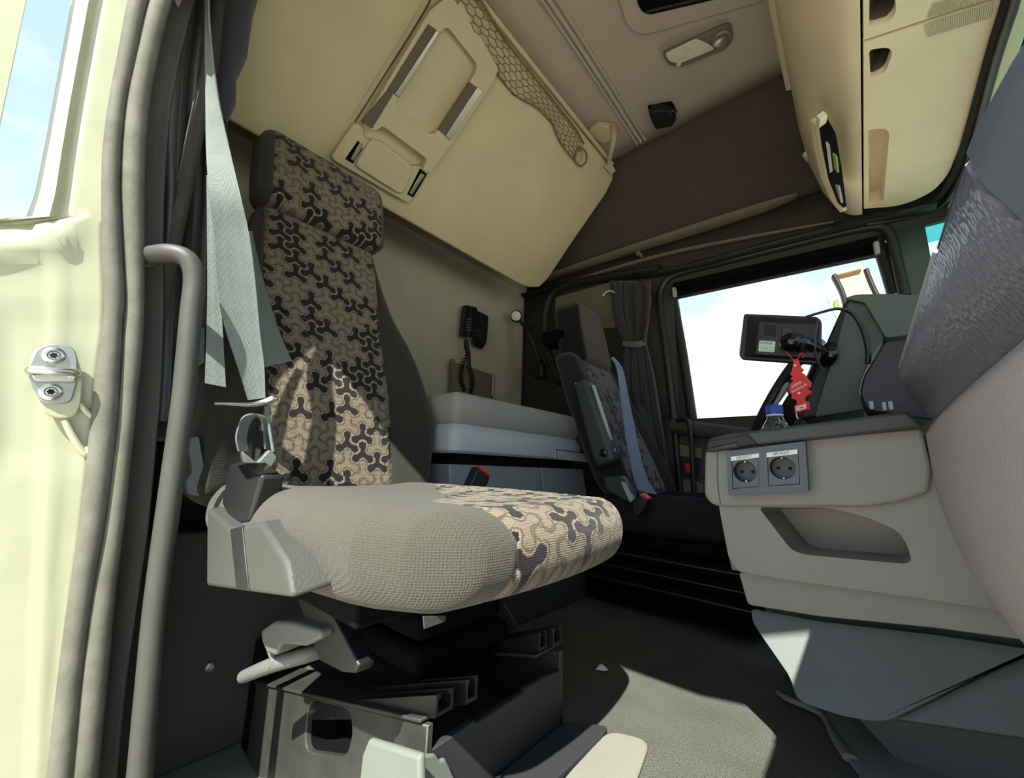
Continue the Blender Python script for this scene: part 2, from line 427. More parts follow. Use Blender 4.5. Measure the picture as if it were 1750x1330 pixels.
# woven pattern of three-armed motifs
def motif(u, v, a, base, dark, line, seed=3, fill=0.42):
    l1 = np.array([0.0, a]); l2 = np.array([a * math.cos(math.radians(-30)), a * math.sin(math.radians(-30))])
    j0 = np.floor(u / l2[0]); i0 = np.floor((v - j0 * l2[1]) / a)
    best = np.full(u.shape, 9.0); bi = np.zeros(u.shape); bj = np.zeros(u.shape)
    for di in (-1, 0, 1, 2):
        for dj in (-1, 0, 1, 2):
            i = i0 + di; j = j0 + dj
            x = u - j * l2[0]; y = v - (i * a + j * l2[1])
            s = np.hypot(x, y) - 0.19 * a
            for an in (90, 210, 330):
                ca, sa = math.cos(math.radians(an)), math.sin(math.radians(an))
                t = np.clip(x * ca + y * sa, 0, 0.46 * a)
                s = np.minimum(s, np.hypot(x - ca * t, y - sa * t) - 0.145 * a)
                kx, ky = x - ca * 0.47 * a, y - sa * 0.47 * a
                hx = np.maximum.reduce([np.abs(kx * math.cos(b) + ky * math.sin(b)) for b in (0, math.pi / 3, 2 * math.pi / 3)])
                s = np.minimum(s, hx - 0.205 * a)
            w_ = s < best
            best = np.where(w_, s, best); bi = np.where(w_, i, bi); bj = np.where(w_, j, bj)
    hsh = np.abs(np.sin(bi * 12.9898 + bj * 78.233 + seed) * 43758.5453); hsh -= np.floor(hsh)
    filled = hsh < fill
    base, dark, line = [np.array(s2l(c)) for c in (base, dark, line)]
    c = np.broadcast_to(base, u.shape + (3,)).copy()
    ins = best < 0.0
    c[filled & ins] = dark
    ln = np.abs(best - 0.01 * a) < 0.035 * a
    c[ln & ~filled] = line
    ln2 = (best >= 0) & (best < 0.06 * a) & filled
    c[ln2] = base * 1.25
    relief = np.where(ln & ~filled, -1.0, np.where(filled & ins, 0.4, 0.0))
    return c, relief

# ================================================================== SETTING
YF = 2.25          # far side wall
XR = -1.85         # rear wall
ZC = 2.25          # ceiling
# ---- ground outside the cab
g = mesh('ground', [(-30, -30, -1.45), (30, -30, -1.45), (30, 30, -1.45), (-30, 30, -1.45)], [(0, 1, 2, 3)], 'ground'); struct(g)

# ---- floor
fl = prism('floor', [(-1.85, 0.44, 0), (-1.85, 2.3, 0), (0.75, 2.3, 0), (0.75, 0.12, 0), (-0.49, 0.12, 0), (-0.49, 0.52, 0), (-0.95, 0.52, 0), (-0.95, 0.44, 0)], (0, 0, -0.06), 'carpet', bevel=0); struct(fl)
# pale door sill moulding at the near edge of the floor
SZ = -0.16      # the entrance step lies lower than the cab floor
o = prism('trim_1', [V(-1.26, 0.09, SZ), V(-1.26, 0.60, SZ), V(-0.40, 0.60, SZ), V(-0.40, 0.05, SZ), V(-0.9, 0.05, SZ)], (0, 0, -0.03), 'plinth_pale', bevel=0.004); struct(o)
o = prism('trim_24', [V(-0.47, 0.12, SZ), V(-0.47, 0.44, SZ), V(-0.47, 0.44, -0.004), V(-0.47, 0.12, -0.004)], (0.02, 0, 0), 'plinth_pale', bevel=0); struct(o)
# dark smooth vinyl in the footwell on the right, with the carpet's cut edge along it, its lit look painted pale
vin = [PZ(1345, 1150, 0.004), PZ(1362, 1200, 0.004), PZ(1412, 1228, 0.004), PZ(1438, 1290, 0.004), PZ(1470, 1330, 0.004), V(-0.12, 0.3, 0.004), V(0.7, 0.3, 0.004), V(0.7, 1.6, 0.004), V(-0.15, 1.6, 0.004)]
o = prism('trim_2', vin, (0, 0, 0.008), 'floor_vinyl', bevel=0.003); struct(o)
edge = [PZ(1328, 1182, 0.012), PZ(1345, 1194, 0.012), PZ(1380, 1208, 0.012), PZ(1405, 1222, 0.012), PZ(1416, 1240, 0.012), PZ(1432, 1268, 0.012), PZ(1452, 1296, 0.012)]
o = tube('trim_3', edge, [0.004, 0.009, 0.010, 0.008, 0.006, 0.010, 0.012], 'carpet_edge', flat=0.6); struct(o)

# ---- rear wall: one panel with a raised top rail and two shallow vertical ribs
ys = np.linspace(0.02, YF + 0.03, 46)
zs = np.concatenate([np.linspace(0, 1.80, 14), np.linspace(1.82, 1.90, 5), [2.0, ZC]])
grid = []
for z in zs:
    row = []
    for y in ys:
        x = XR
        for c in (0.55, 1.30, 2.05): x += 0.018 * math.exp(-((y - c) / 0.05) ** 2) * (1 if z < 1.75 else 0)
        if 1.81 < z < 1.91: x += 0.025
        row.append(V(x, y, z))
    grid.append(row)
o = sheet('wall_rear', grid, 'rear_panel', th=0.03, off=-1); struct(o)
# black box as the shade in the gap between rear wall and raised bunk
o = box('trim_4', (XR + 0.10, 1.1, 1.99), (0.2, 1.9, 0.14), 'black_matte'); struct(o)

# ---- far side wall, built round the window opening
WX0, WX1, WZ0, WZ1 = -0.735, 0.20, 0.79, 1.56
def far_y(z): return np.interp(z, [0, 0.75, 1.86, 1.89, 1.93, ZC], [2.2, YF, YF, YF - 0.02, YF - 0.06, 1.87])
def far_strip(name, x0, x1, z0, z1, m, nz=6, inset=0.0):
    grid = [[V(x, far_y(z) - inset, z) for x in np.linspace(x0, x1, 8)] for z in np.linspace(z0, z1, nz)]
    o = sheet(name, grid, m, th=0.05, off=-1); struct(o); return o
far_strip('wall_left', XR, 0.75, 1.56, 1.86, 'wall_dark', 4)
far_strip('wall_left_lower', XR, 0.75, 0.0, WZ0, 'door_card', 6)
far_strip('wall_left_rear', XR, WX0, WZ0, WZ1, 'wall_dark', 6)
far_strip('wall_left_front', WX1, 0.298, WZ0, WZ1, 'green_grey', 6)
w4 = prism('window_4', [V(0.298, YF + 0.02, WZ0), V(0.75, YF + 0.02, WZ0), V(0.75, YF + 0.02, WZ1), V(0.298, YF + 0.02, WZ1)], (0, 0.006, 0), 'pane_clear', bevel=0); struct(w4)
prism('tint_band', [V(0.298, YF + 0.016, 1.475), V(0.75, YF + 0.016, 1.475), V(0.75, YF + 0.016, WZ1), V(0.298, YF + 0.016, WZ1)], (0, 0.003, 0), 'pane_green', w4, bevel=0)
far_strip('wall_left_upper', XR, 0.75, 1.86, ZC, 'wall_cloth', 10)
# long moulded ledge with a soft recess under the cloth panel
def ledge(name, px, m, Y, r, flat=0.6):
    o = tube(name, [PY(x, y, Y) for x, y in px], r, m, flat=flat, n=14); struct(o); return o
ledge('trim_5', [(930, 474), (1000, 452), (1100, 420), (1200, 388), (1300, 356), (1362, 334)], 'wall_olive', 2.20, [0.026, 0.044, 0.050, 0.050, 0.046, 0.022], 0.4)
ledge('trim_6', [(945, 492), (1040, 462), (1150, 432), (1290, 404), (1425, 380)], 'wall_olive', 2.225, [0.012, 0.02, 0.02, 0.016, 0.010], 0.5)
ledge('trim_7', [(895, 505), (1000, 482), (1150, 462), (1300, 424), (1430, 392), (1600, 352)], 'trim_black', 2.215, [0.03, 0.034, 0.034, 0.034, 0.034, 0.03], 0.5)

# ---- ceiling
gr = [[V(x, y, ZC + 0.02 * math.sin(math.pi * (y - 0.3) / 1.57)) for y in np.linspace(0.3, 1.87, 16)] for x in np.linspace(XR, 0.75, 20)]
o = sheet('ceiling', gr, 'ceiling_cloth', th=0.04, off=-1); struct(o)
o = sheet('ceiling_edge', [[V(x, y, z if z else np.interp(x, [-1.85, -0.9, -0.1, 0.18, 0.35, 0.75], [1.40, 1.40, 1.36, 1.36, 1.45, 1.55])) for x in np.linspace(XR, 0.75, 27)] for y, z in ((0.3, ZC), (0.1, 1.95), (0.03, 1.65), (0.0, 0.0))], 'ceiling_cloth', th=0.04, off=1); struct(o)  # near door header, unseen; lower edge shaped to bound the sunlight inside
def ceil_z(y): return ZC + 0.02 * math.sin(math.pi * (min(max(y, 0.3), 1.87) - 0.3) / 1.57) - 0.004
for i, (dx, w_) in enumerate(((0.0, 0.007), (0.022, 0.010), (0.045, 0.007))):
    pts = [V(-0.752 + dx, y, ceil_z(y) - 0.004) for y in np.linspace(0.35, 1.84, 12)]
    o = tube('trim_%d' % (8 + i), pts, w_, 'ceiling_cloth', n=8, k=2); struct(o)

# ---- front: header, windscreen pillars and the bulkhead under the dashboard
o = prism('wall_front', [(0.75, -0.0, 0), (0.75, 2.3, 0), (0.75, 2.3, 0.72), (0.75, 0.0, 0.72)], (0.05, 0, 0), 'wall_dark', bevel=0); struct(o)
o = prism('wall_front_header', [(0.45, 0.05, 1.62), (0.45, 2.25, 1.62), (0.75, 2.0, ZC), (0.75, 0.1, ZC)], (0.05, 0, 0), 'cream_trim', bevel=0); struct(o)
o = tube('trim_11', [V(0.78, 2.2, 0.7), V(0.60, 2.2, 1.2), V(0.44, 2.2, 1.65)], 0.07, 'green_grey', flat=0.8); struct(o)
o = tube('trim_12', [V(0.78, 0.06, 0.7), V(0.62, 0.05, 1.2), V(0.44, 0.05, 1.65)], 0.055, 'green_grey'); struct(o)
wn = prism('window_3', [(0.79, 0.08, 0.72), (0.79, 2.18, 0.72), (0.47, 2.18, 1.62), (0.47, 0.08, 1.62)], (0.006, 0, 0.002), 'pane_clear', bevel=0); struct(wn)
o = prism('tint_band', [(0.545, 0.1, 1.385), (0.545, 2.16, 1.385), (0.465, 2.16, 1.61), (0.465, 0.1, 1.61)], (0.003, 0, 0.001), 'pane_green', wn, bevel=0)

# ---- near side: painted door jamb, seals, inner pillar trim
XB = -0.92
def jp(x, y, X=XB): return PX(x, y, X)
seal1 = [(255, -120), (222, 0), (203, 101), (189, 176), (179, 254), (177, 321), (178, 440), (181, 513), (180, 550), (165, 663), (158, 738), (141, 900), (125, 1010), (108, 1139), (87, 1330), (70, 1480)]
groove = [(290, -120), (254, 0), (233, 85), (216, 169), (208, 254), (206, 338), (211, 450), (214, 513), (210, 588), (204, 660), (199, 720), (178, 900), (159, 1012), (141, 1157), (123, 1330), (108, 1480)]
seal2r = [(330, -120), (290, 0), (268, 100), (252, 180), (245, 254), (243, 338), (243, 440), (243, 513), (240, 588), (232, 680), (226, 738), (207, 900), (192, 1012), (178, 1157), (160, 1330), (146, 1480)]
def yint(tab, y): return np.interp(y, [t[1] for t in tab], [t[0] for t in tab])
# jamb panel
hole_r = [(150, -120), (122, 0), (100, 120), (80, 230), (60, 330), (44, 372), (38, 380)]
rows = np.concatenate([np.linspace(-120, 370, 30), np.linspace(384, 1480, 50)])
grid = []
for y in rows:
    xr = yint(seal1, y) + 4
    xl = yint(hole_r, y) if y < 382 else -170
    row = []
    for k, t in enumerate(np.linspace(0, 1, 22)):
        x = xl + (xr - xl) * t
        dX = 0.0
        if y < 382:
            dX = -0.030 * math.exp(-(t / 0.10) ** 2) + 0.006 * math.exp(-((t - 0.30) / 0.06) ** 2) - 0.004 * math.exp(-((t - 0.45) / 0.08) ** 2)
        else:
            # folded ledge under the opening, fading out downwards, and a long shallow crease
            ledge_y = 398 - 0.16 * (x + 40)
            dX = 0.010 * math.exp(-((y - ledge_y - 30) / 22) ** 2) * (1 if x < 110 else math.exp(-((x - 110) / 30) ** 2)) - 0.02 * math.exp(-((y - 384) / 10) ** 2) * (1 if x < 60 else 0)
            dX += 0.003 * math.exp(-((x - (105 - 0.045 * (y - 400))) / 9) ** 2)
            # shallow pressed panel around the striker
            r_ = max(abs(x - 90) / 95, abs(y - 660) / 130)
            dX -= 0.004 / (1 + math.exp((r_ - 1) * 18))
        row.append(jp(x, y, XB + dX))
    grid.append(row)
o = sheet('wall_right', grid, 'body_paint', th=0.004, off=1)
struct(o)
# outer flange of the small side opening
o = ribbon('wall_right_flange', [jp(-40, -120), jp(-40, 0), jp(-50, 120), jp(-60, 330)], [jp(70, -120, XB), jp(45, 0), jp(20, 118), jp(-25, 330)], 'body_paint', th=0.01); struct(o)
o = prism('window_2', [jp(25, -120, XB - 0.03), jp(150, -120, XB - 0.03), jp(130, 0, XB - 0.03), jp(70, 340, XB - 0.03), jp(45, 388, XB - 0.03), jp(-80, 400, XB - 0.03), jp(-80, 200, XB - 0.03)], (-0.003, 0, 0), 'pane_clear', bevel=0); struct(o)
# seals
mid1 = [((seal1[i][0] + groove[i][0]) / 2 - 2, seal1[i][1]) for i in range(len(seal1))]
rad1 = [abs(groove[i][0] - seal1[i][0]) / 2 * 0.74 / FPX * 0.74 for i in range(len(seal1))]
o = tube('trim_13', [jp(x, y, XB + 0.004) for x, y in mid1], rad1, 'rubber_seal', n=14, k=5); struct(o)
mid2 = [((groove[i][0] + seal2r[i][0]) / 2 + 2, groove[i][1]) for i in range(len(groove))]
rad2 = [abs(seal2r[i][0] - groove[i][0]) / 2 * 0.74 / FPX * 0.80 for i in range(len(groove))]
o = tube('trim_14', [jp(x, y, XB + 0.002) for x, y in mid2], rad2, 'rubber_seal', n=14, k=5); struct(o)
o = ribbon('trim_15', [jp(x - 5, y, XB - 0.012) for x, y in groove], [jp(x + 8, y, XB - 0.012) for x, y in groove], 'black_groove', th=0.004); struct(o)
# inner pillar trim behind the seals
pr = [(380, -120), (330, 0), (305, 100), (290, 180), (283, 254), (278, 338), (276, 440), (278, 513), (276, 588), (272, 680), (266, 738), (252, 900), (236, 1012), (214, 1157), (205, 1240), (196, 1330), (185, 1480)]
rows = np.linspace(-120, 1480, 60)
grid = [[jp(yint(seal2r, y) - 14 + (yint(pr, y) - yint(seal2r, y) + 14) * t, y, XB - 0.01 - 0.03 * math.sin(t * 1.6) + 0.006 * math.cos(t * 5)) for t in np.linspace(0, 1, 10)] for y in rows]
o = sheet('trim_16', grid, 'pillar_trim', th=0.006, off=1); struct(o)
# near wall behind the pillar (dark lining)
o = sheet('wall_right_lining', [[V(x, 0.10 - 0.02 * (z > 1.4), z) for x in np.linspace(XB - 0.05, XR, 5)] for z in np.linspace(-0.18, 1.6, 8)], 'wall_dark', th=0.02, off=1); struct(o)
o = sheet('wall_right_outer', [[V(x, -0.01, z) for x in np.linspace(XB - 0.06, XR, 5)] for z in np.linspace(0.9, 1.6, 4)], 'body_paint', th=0.01, off=1)
bpy.data.objects.remove(o, do_unlink=True)

# ---- far window: gasket, frame, pane
def fy(x, y, Y=YF - 0.01): return PY(x, y, Y)
gask = [(1165, 860), (1152, 720), (1138, 600), (1128, 520), (1131, 492), (1146, 474), (1180, 462), (1300, 432), (1420, 402), (1490, 388), (1512, 391), (1524, 408), (1535, 455), (1546, 505)]
w1 = tube('window_1', [fy(x, y) for x, y in gask], 0.020, 'gasket', n=12); struct(w1)
inner = [(1184, 722), (1166, 600), (1150, 512), (1146, 494), (1155, 486), (1300, 452), (1480, 412), (1498, 416), (1510, 440), (1530, 505)]
tube('frame', [fy(x, y, YF + 0.03) for x, y in inner], 0.026, 'trim_black', w1, n=12)
tube('runner', [fy(x, y, YF + 0.035) for x, y in ((1187, 722), (1169, 600), (1156, 512))], 0.012, 'bunk_board', w1, n=8)
tube('runner', [fy(x, y, YF + 0.035) for x, y in ((1503, 436), (1526, 505))], 0.010, 'bunk_board', w1, n=8)
prism('pane', [fy(1150, 480, YF + 0.045), fy(1510, 405, YF + 0.045), fy(1545, 520, YF + 0.045), fy(1500, 740, YF + 0.045), fy(1180, 735, YF + 0.045)], (0, 0.006, 0), 'pane_clear', w1, bevel=0)
prism('frame_fill', [fy(1136, 478, YF + 0.02), fy(1153, 500, YF + 0.02), fy(1168, 600, YF + 0.02), fy(1186, 724, YF + 0.02), fy(1150, 735, YF + 0.02)], (0, 0.03, 0), 'trim_black', w1, bevel=0.003)
# lower door card top roll along the far window
o = tube('trim_17', [fy(1150, 728, YF - 0.03), fy(1200, 735, YF - 0.03), fy(1300, 748, YF - 0.03), fy(1420, 760, YF - 0.03)], 0.05, 'door_card', flat=0.8); struct(o)

# ================================================================== LARGE OBJECTS
# ------------------------------------------------------------------ passenger seat
YC = 0.49
FAB = dict(base=(116, 107, 89), dark=(23, 22, 24), line=(80, 74, 63))
seat = thing('passenger_chair', 'patterned grey fabric passenger seat with tall headrest, nearest the open door', 'seat', (-0.7, YC, 0))
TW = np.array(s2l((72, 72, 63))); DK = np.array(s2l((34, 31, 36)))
def back_x(z): return -1.0 - 0.30 * (z - 0.45)
def back_deform(q):
    # q: x depth (front +), y across, z height (0 at centre of 0.82)
    z = 0.40 + (q[:, 2] + 0.43)
    hw = np.interp(z, [0.40, 0.48, 0.62, 0.80, 1.0, 1.18, 1.3], [0.275, 0.298, 0.320, 0.296, 0.236, 0.192, 0.178])
    hw = np.where(q[:, 1] < 0, np.minimum(hw, 0.285), hw)
    t = q[:, 1] / 0.28
    y = YC + t * hw
    side = np.clip((np.abs(t * hw) - 0.175) / 0.085, 0, 1)
    bul = 0.055 * side ** 1.5 * np.interp(z, [0.42, 0.6, 0.9, 1.15], [0.7, 1.0, 0.7, 0.0])
    lum = 0.018 * np.exp(-((z - 0.68) / 0.16) ** 2)
    front = (q[:, 0] > -0.02)
    seam = np.exp(-((np.abs(t * hw) - 0.172) / 0.006) ** 2) * 0.006 + np.exp(-((z - 0.905 - 0.04 * t) / 0.006) ** 2) * 0.005 * (np.abs(t * hw) < 0.172)
    x = back_x(z) - 0.07 + q[:, 0] + np.where(front, bul + lum - seam, 0.3 * bul)
    return np.stack([x, y, z], 1)
def back_color(q):
    z = 0.40 + (q[:, 2] + 0.43)
    hw = np.interp(z, [0.40, 0.48, 0.62, 0.80, 1.0, 1.18, 1.3], [0.275, 0.298, 0.320, 0.296, 0.236, 0.192, 0.178])
    yy = q[:, 1] / 0.28 * hw
    c, _ = motif(yy + 1.0, z + 2.0, 0.050, **FAB)
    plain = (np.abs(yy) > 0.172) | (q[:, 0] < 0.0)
    c[plain] = TW * 0.4  # same tweed darkened, the bolsters' shade put into the colour
    return c
softbox('backrest', (0.14, 0.56, 0.86), 0.055, 0.0024, back_deform, 'seat_fabric', seat, back_color)
def head_deform(q):
    z = 1.368 + q[:, 2]
    w_ = np.interp(q[:, 2], [-0.15, -0.05, 0.1, 0.15], [0.97, 1.0, 1.0, 0.95])
    x = back_x(1.3) - 0.26 * (z - 1.3) - 0.022 + q[:, 0] + 0.012 * (1 - (q[:, 2] / 0.15) ** 2) * (q[:, 0] > 0)
    return np.stack([x, YC - 0.002 + q[:, 1] * w_, z], 1)
def head_color(q):
    c, _ = motif(q[:, 1] + 1.02, q[:, 2] + 3.0, 0.050, **FAB)
    c[(np.abs(q[:, 1]) > 0.175) | (q[:, 0] < 0.0)] = TW * 0.6  # headrest sides darkened likewise, shade in the colour
    return c
softbox('headrest', (0.14, 0.405, 0.285), 0.040, 0.0028, head_deform, 'seat_fabric', seat, head_color)
# cushion: plan outline narrows towards the front, thick rolled front edge
CXC = -0.655
def cush_hw(xn, y):
    near = np.interp(xn, [0, 0.35, 0.67, 0.85, 0.93, 1.0], [0.262, 0.276, 0.276, 0.250, 0.222, 0.180])
    far = np.interp(xn, [0, 0.5, 0.85, 1.0], [0.258, 0.268, 0.268, 0.255])
    return np.where(y < 0, near, far) / 0.27
def cush_deform(q):
    x = q[:, 0]; y = q[:, 1]; z = q[:, 2]
    xn = (x + 0.335) / 0.67          # 0 rear .. 1 front
    yy = y * cush_hw(xn, y)
    crown = np.where(yy < 0, 0.008, 0.004) * np.clip((np.abs(yy) - 0.12) / 0.08, 0, 1) * np.interp(xn, [0, 0.2, 0.62, 0.85, 1], [0.8, 1, 1.0, 0.35, 0])
    dish = -0.004 * (1 - np.clip(np.abs(yy) / 0.17, 0, 1) ** 2) * np.interp(xn, [0, 0.5, 0.85, 1], [1, 1, 0.2, 0])
    top = np.clip(z / 0.045, 0, 1)
    belly = -0.012 * (np.clip(-z / 0.045, 0, 1)) * np.interp(xn, [0, 0.5, 0.8, 1], [0, 0.8, 1.0, 0.4])
    seam = 0.004 * (np.exp(-((yy - 0.205) / 0.005) ** 2) + np.exp(-((yy + cush_edge(xn)) / 0.005) ** 2))
    fx = -0.030 * np.clip(np.abs(yy) / 0.25, 0, 1) ** 2
    return np.stack([CXC + x + fx - seam * (xn > 0.9), YC + 0.01 + yy, 0.398 + z + top * (crown + dish - seam) + belly], 1)
def cush_edge(xn): return np.interp(xn, [0.0, 0.80, 0.93, 1.0], [0.185, 0.180, 0.125, 0.100])
def cush_color(q):
    xn = (q[:, 0] + 0.335) / 0.67
    yy = q[:, 1] * cush_hw(xn, q[:, 1])
    c, _ = motif(yy + 2.0, q[:, 0] - q[:, 2] + 2.0, 0.054, seed=5, **FAB)
    plain = (yy < np.maximum(-cush_edge(xn), np.where(q[:, 2] > 0.0, np.interp(xn, [0.1, 0.28, 0.46, 0.64, 0.78], [0.26, 0.15, 0.07, -0.02, -0.12]), -9))) | (yy > 0.235) | (xn < 0.05) | (q[:, 2] < -0.046)
    c[plain] = TW
    return c
cush = softbox('cushion', (0.67, 0.54, 0.105), 0.050, 0.0021, cush_deform, 'seat_fabric', seat, cush_color)
# moulded side cover and its pale top lip
ys_ = 0.205
cov = [PY(353, 869, ys_), PY(392, 902, ys_), PY(445, 893, ys_), PY(487, 962, ys_), PY(497, 1024, ys_), PY(352, 1003, ys_)]
cv = prism('side_cover', cov, (0, 0.05, 0.006), 'cover_plastic', seat, bevel=0.006, seg=3)
prism('cover_inset', [PY(393, 905, ys_ - 0.002), PY(413, 899, ys_ - 0.002), PY(424, 1008, ys_ - 0.002), PY(403, 1006, ys_ - 0.002)], (0, 0.02, 0), 'black_plastic', cv, bevel=0.001)
# seat pan, struts, and black bellows boxes painting the darkness under the cushion
box('seat_pan', (-0.72, YC + 0.02, 0.315), (0.46, 0.44, 0.03), 'black_matte', seat)
for k in range(4):
    box('bellows', (-0.78, YC + 0.11, 0.115 + k * 0.05), (0.32 + 0.03 * (k % 2), 0.22 + 0.02 * (k % 2), 0.047), 'black_matte', seat, bevel=0.015)
st = [PY(505, 1018, 0.315), PY(552, 1020, 0.315), PY(613, 1138, 0.315), PY(607, 1152, 0.315), PY(584, 1150, 0.315), PY(545, 1130, 0.315)]
prism('support_strut', st, (0, 0.025, 0), 'black_plastic', seat, bevel=0.003)
# pedestal
BXF = -0.505
def zt(x): return 0.118 + 0.17 * (x - BXF) * 0.0
near_top = [PY(438, 1168, 0.425), PY(737, 1245, 0.425)]
zn0, zn1 = near_top[0][2], near_top[1][2]
X0, X1 = near_top[0][0], BXF
side = [V(X0, 0.425, SZ), V(X1, 0.425, SZ), V(X1, 0.425, zn1), V(X0, 0.425, zn0)]
hole = rounded([PY(527, 1196, 0.425), PY(596, 1212, 0.425), PY(603, 1250, 0.425), PY(592, 1295, 0.425), PY(520, 1285, 0.425)], 0.03)
ped = plate_holes('pedestal_side', side, [hole], (0, 0.012, 0), 'base_metal', seat, bevel=0.002)
pocket('side_opening', [p + V(0, 0.011, 0) for p in hole], (0, 0.06, 0), 'black_matte', ped)
prism('pedestal_side', [p + V(0, 0.335, 0) for p in side], (0, 0.012, 0), 'base_metal', seat)
fz = PX(956, 1147, BXF)[2]
prism('pedestal_front', [V(BXF, 0.425, SZ), V(BXF, 0.772, 0), PX(956, 1146, BXF), PX(925, 1161, BXF), PX(898, 1177, BXF), PX(895, 1184, BXF), PX(815, 1236, BXF), PX(810, 1233, BXF), V(BXF, 0.425, PX(726, 1290, BXF)[2])], (-0.012, 0, 0), 'base_front', seat, bevel=0.002)
prism('pedestal_back', [V(X0, 0.425, 0), V(X0, 0.772, 0), V(X0, 0.772, zn0), V(X0, 0.425, zn0)], (0.012, 0, 0), 'base_metal', seat)
# channel top of the pedestal and the four slide rails
prism('pedestal_top', [V(X0, 0.42, zn0), V(X1 - 0.01, 0.42, zn1), V(X1 - 0.01, 0.515, zn1), V(X0, 0.515, zn0)], (0, 0, 0.006), 'base_metal', seat, bevel=0.002)
prism('pedestal_top', [V(X0, 0.69, zn0), V(X1 - 0.01, 0.69, zn1 + 0.004), V(X1 - 0.01, 0.776, zn1 + 0.004), V(X0, 0.776, zn0)], (0, 0, 0.006), 'base_metal', seat, bevel=0.002)
def rail(a, b, w_, h_):
    a = np.array(a); b = np.array(b)
    prof = [(-w_, 0), (w_, 0), (w_, h_), (w_ * 0.45, h_), (w_ * 0.45, h_ * 0.75), (w_ * 0.7, h_ * 0.75), (w_ * 0.7, h_ * 0.2), (-w_ * 0.7, h_ * 0.2), (-w_ * 0.7, h_ * 0.75), (-w_ * 0.45, h_ * 0.75), (-w_ * 0.45, h_), (-w_, h_)]
    loft('slide_rail', [[p + V(0, u, v) for u, v in prof] for p in (a, b)], 'black_plastic', seat, bevel=0.001)
ra = PY(600, 1150, 0.45); rb = PY(760, 1212, 0.45)
rail(V(ra[0] - 0.12, 0.45, zn0 + 0.012), V(rb[0], 0.45, zn1 + 0.008), 0.017, 0.030)
rail(V(ra[0] - 0.12, 0.495, zn0 + 0.014), V(rb[0] + 0.01, 0.495, zn1 + 0.010), 0.012, 0.034)
rail(V(ra[0] - 0.12, 0.715, zn0 + 0.012), V(BXF - 0.01, 0.715, zn1 + 0.012), 0.013, 0.034)
rail(V(ra[0] - 0.12, 0.75, zn0 + 0.014), V(BXF + 0.0, 0.75, zn1 + 0.014), 0.015, 0.036)
box('pedestal_foot', V(X0 - 0.022, 0.45, -0.04), (0.04, 0.05, 0.23), 'black_matte', seat)
# height lever
lv = 0.30
pad = [PY(445, 1078, lv), PY(468, 1062, lv), PY(500, 1064, lv), PY(548, 1078, lv), PY(548, 1092, lv), PY(520, 1106, lv), PY(480, 1102, lv), PY(470, 1122, lv), PY(455, 1118, lv), PY(447, 1098, lv)]
hl = prism('height_lever', pad, (0, 0.045, 0.004), 'lever_plastic', seat, bevel=0.007, seg=3)
tube('lever_rod', [PY(415, 1157, lv), PY(470, 1135, lv + 0.02), PY(530, 1118, lv + 0.05), PY(580, 1100, lv + 0.10)], [0.010, 0.012, 0.012, 0.012], 'lever_plastic', seat, n=12)
tube('lever_neck', [PY(463, 1112, lv + 0.015), PY(468, 1128, lv + 0.015), PY(460, 1142, lv + 0.012)], 0.006, 'lever_plastic', hl, n=10)
# sewn-in tag under the front edge
tg = [PX(724, 1054, -0.375), PX(762, 1053, -0.375), PX(762, 1062, -0.375), PX(726, 1075, -0.375)]
prism('care_tag', tg, (-0.002, 0, 0), 'handle_grey', seat, bevel=0)
# buckle on the door side (black stalk with red-free top) and red release buckle on the inner side
bq = 0.222
bk = prism('buckle', [PY(378, 862, bq), PY(390, 795, bq), PY(404, 790, bq), PY(446, 812, bq), PY(424, 894, bq), PY(396, 898, bq)], (0, 0.035, 0), 'black_plastic', seat, bevel=0.006, seg=3)
prism('buckle_mouth', [PY(405, 796, bq - 0.003), PY(418, 793, bq - 0.003), PY(440, 811, bq - 0.003), PY(420, 818, bq - 0.003)], (0, 0.03, 0.003), 'black_gloss', bk, bevel=0.001)
ic = PX(812, 830, -0.80)
Rb = np.array(Matrix.Rotation(math.radians(-28), 3, 'X'))
b2 = box('buckle', ic, (0.03, 0.055, 0.085), 'black_plastic', seat, rot=Rb, bevel=0.004)
box('release_button', ic + Rb @ V(0.004, 0, 0.043), (0.024, 0.045, 0.010), 'red_plastic', b2, rot=Rb, bevel=0.002)
box('buckle_stalk', ic + V(0, -0.03, -0.07), (0.02, 0.03, 0.10), 'black_plastic', b2, rot=Rb, bevel=0.003)

# plinth moulding round the near front corner of the pedestal
pl = thing('pedestal_corner_cover', 'pale grey moulded cover at the front corner of the seat pedestal', 'trim cover', (-0.5, 0.37, 0.0))
prism('corner_face', [PY(628, 1264, 0.372), PY(716, 1292, 0.372), PY(718, 1400, 0.372), PY(606, 1400, 0.372), PY(618, 1290, 0.372)], (0, 0.012, 0), 'plinth_pale', pl, bevel=0.005, seg=3)
prism('corner_face', [PX(716, 1292, -0.492), PX(746, 1290, -0.492), PX(752, 1302, -0.492), PX(762, 1297, -0.492), PX(800, 1380, -0.492), PX(720, 1400, -0.492)], (-0.008, 0, 0), 'plinth_pale', pl, bevel=0.003)
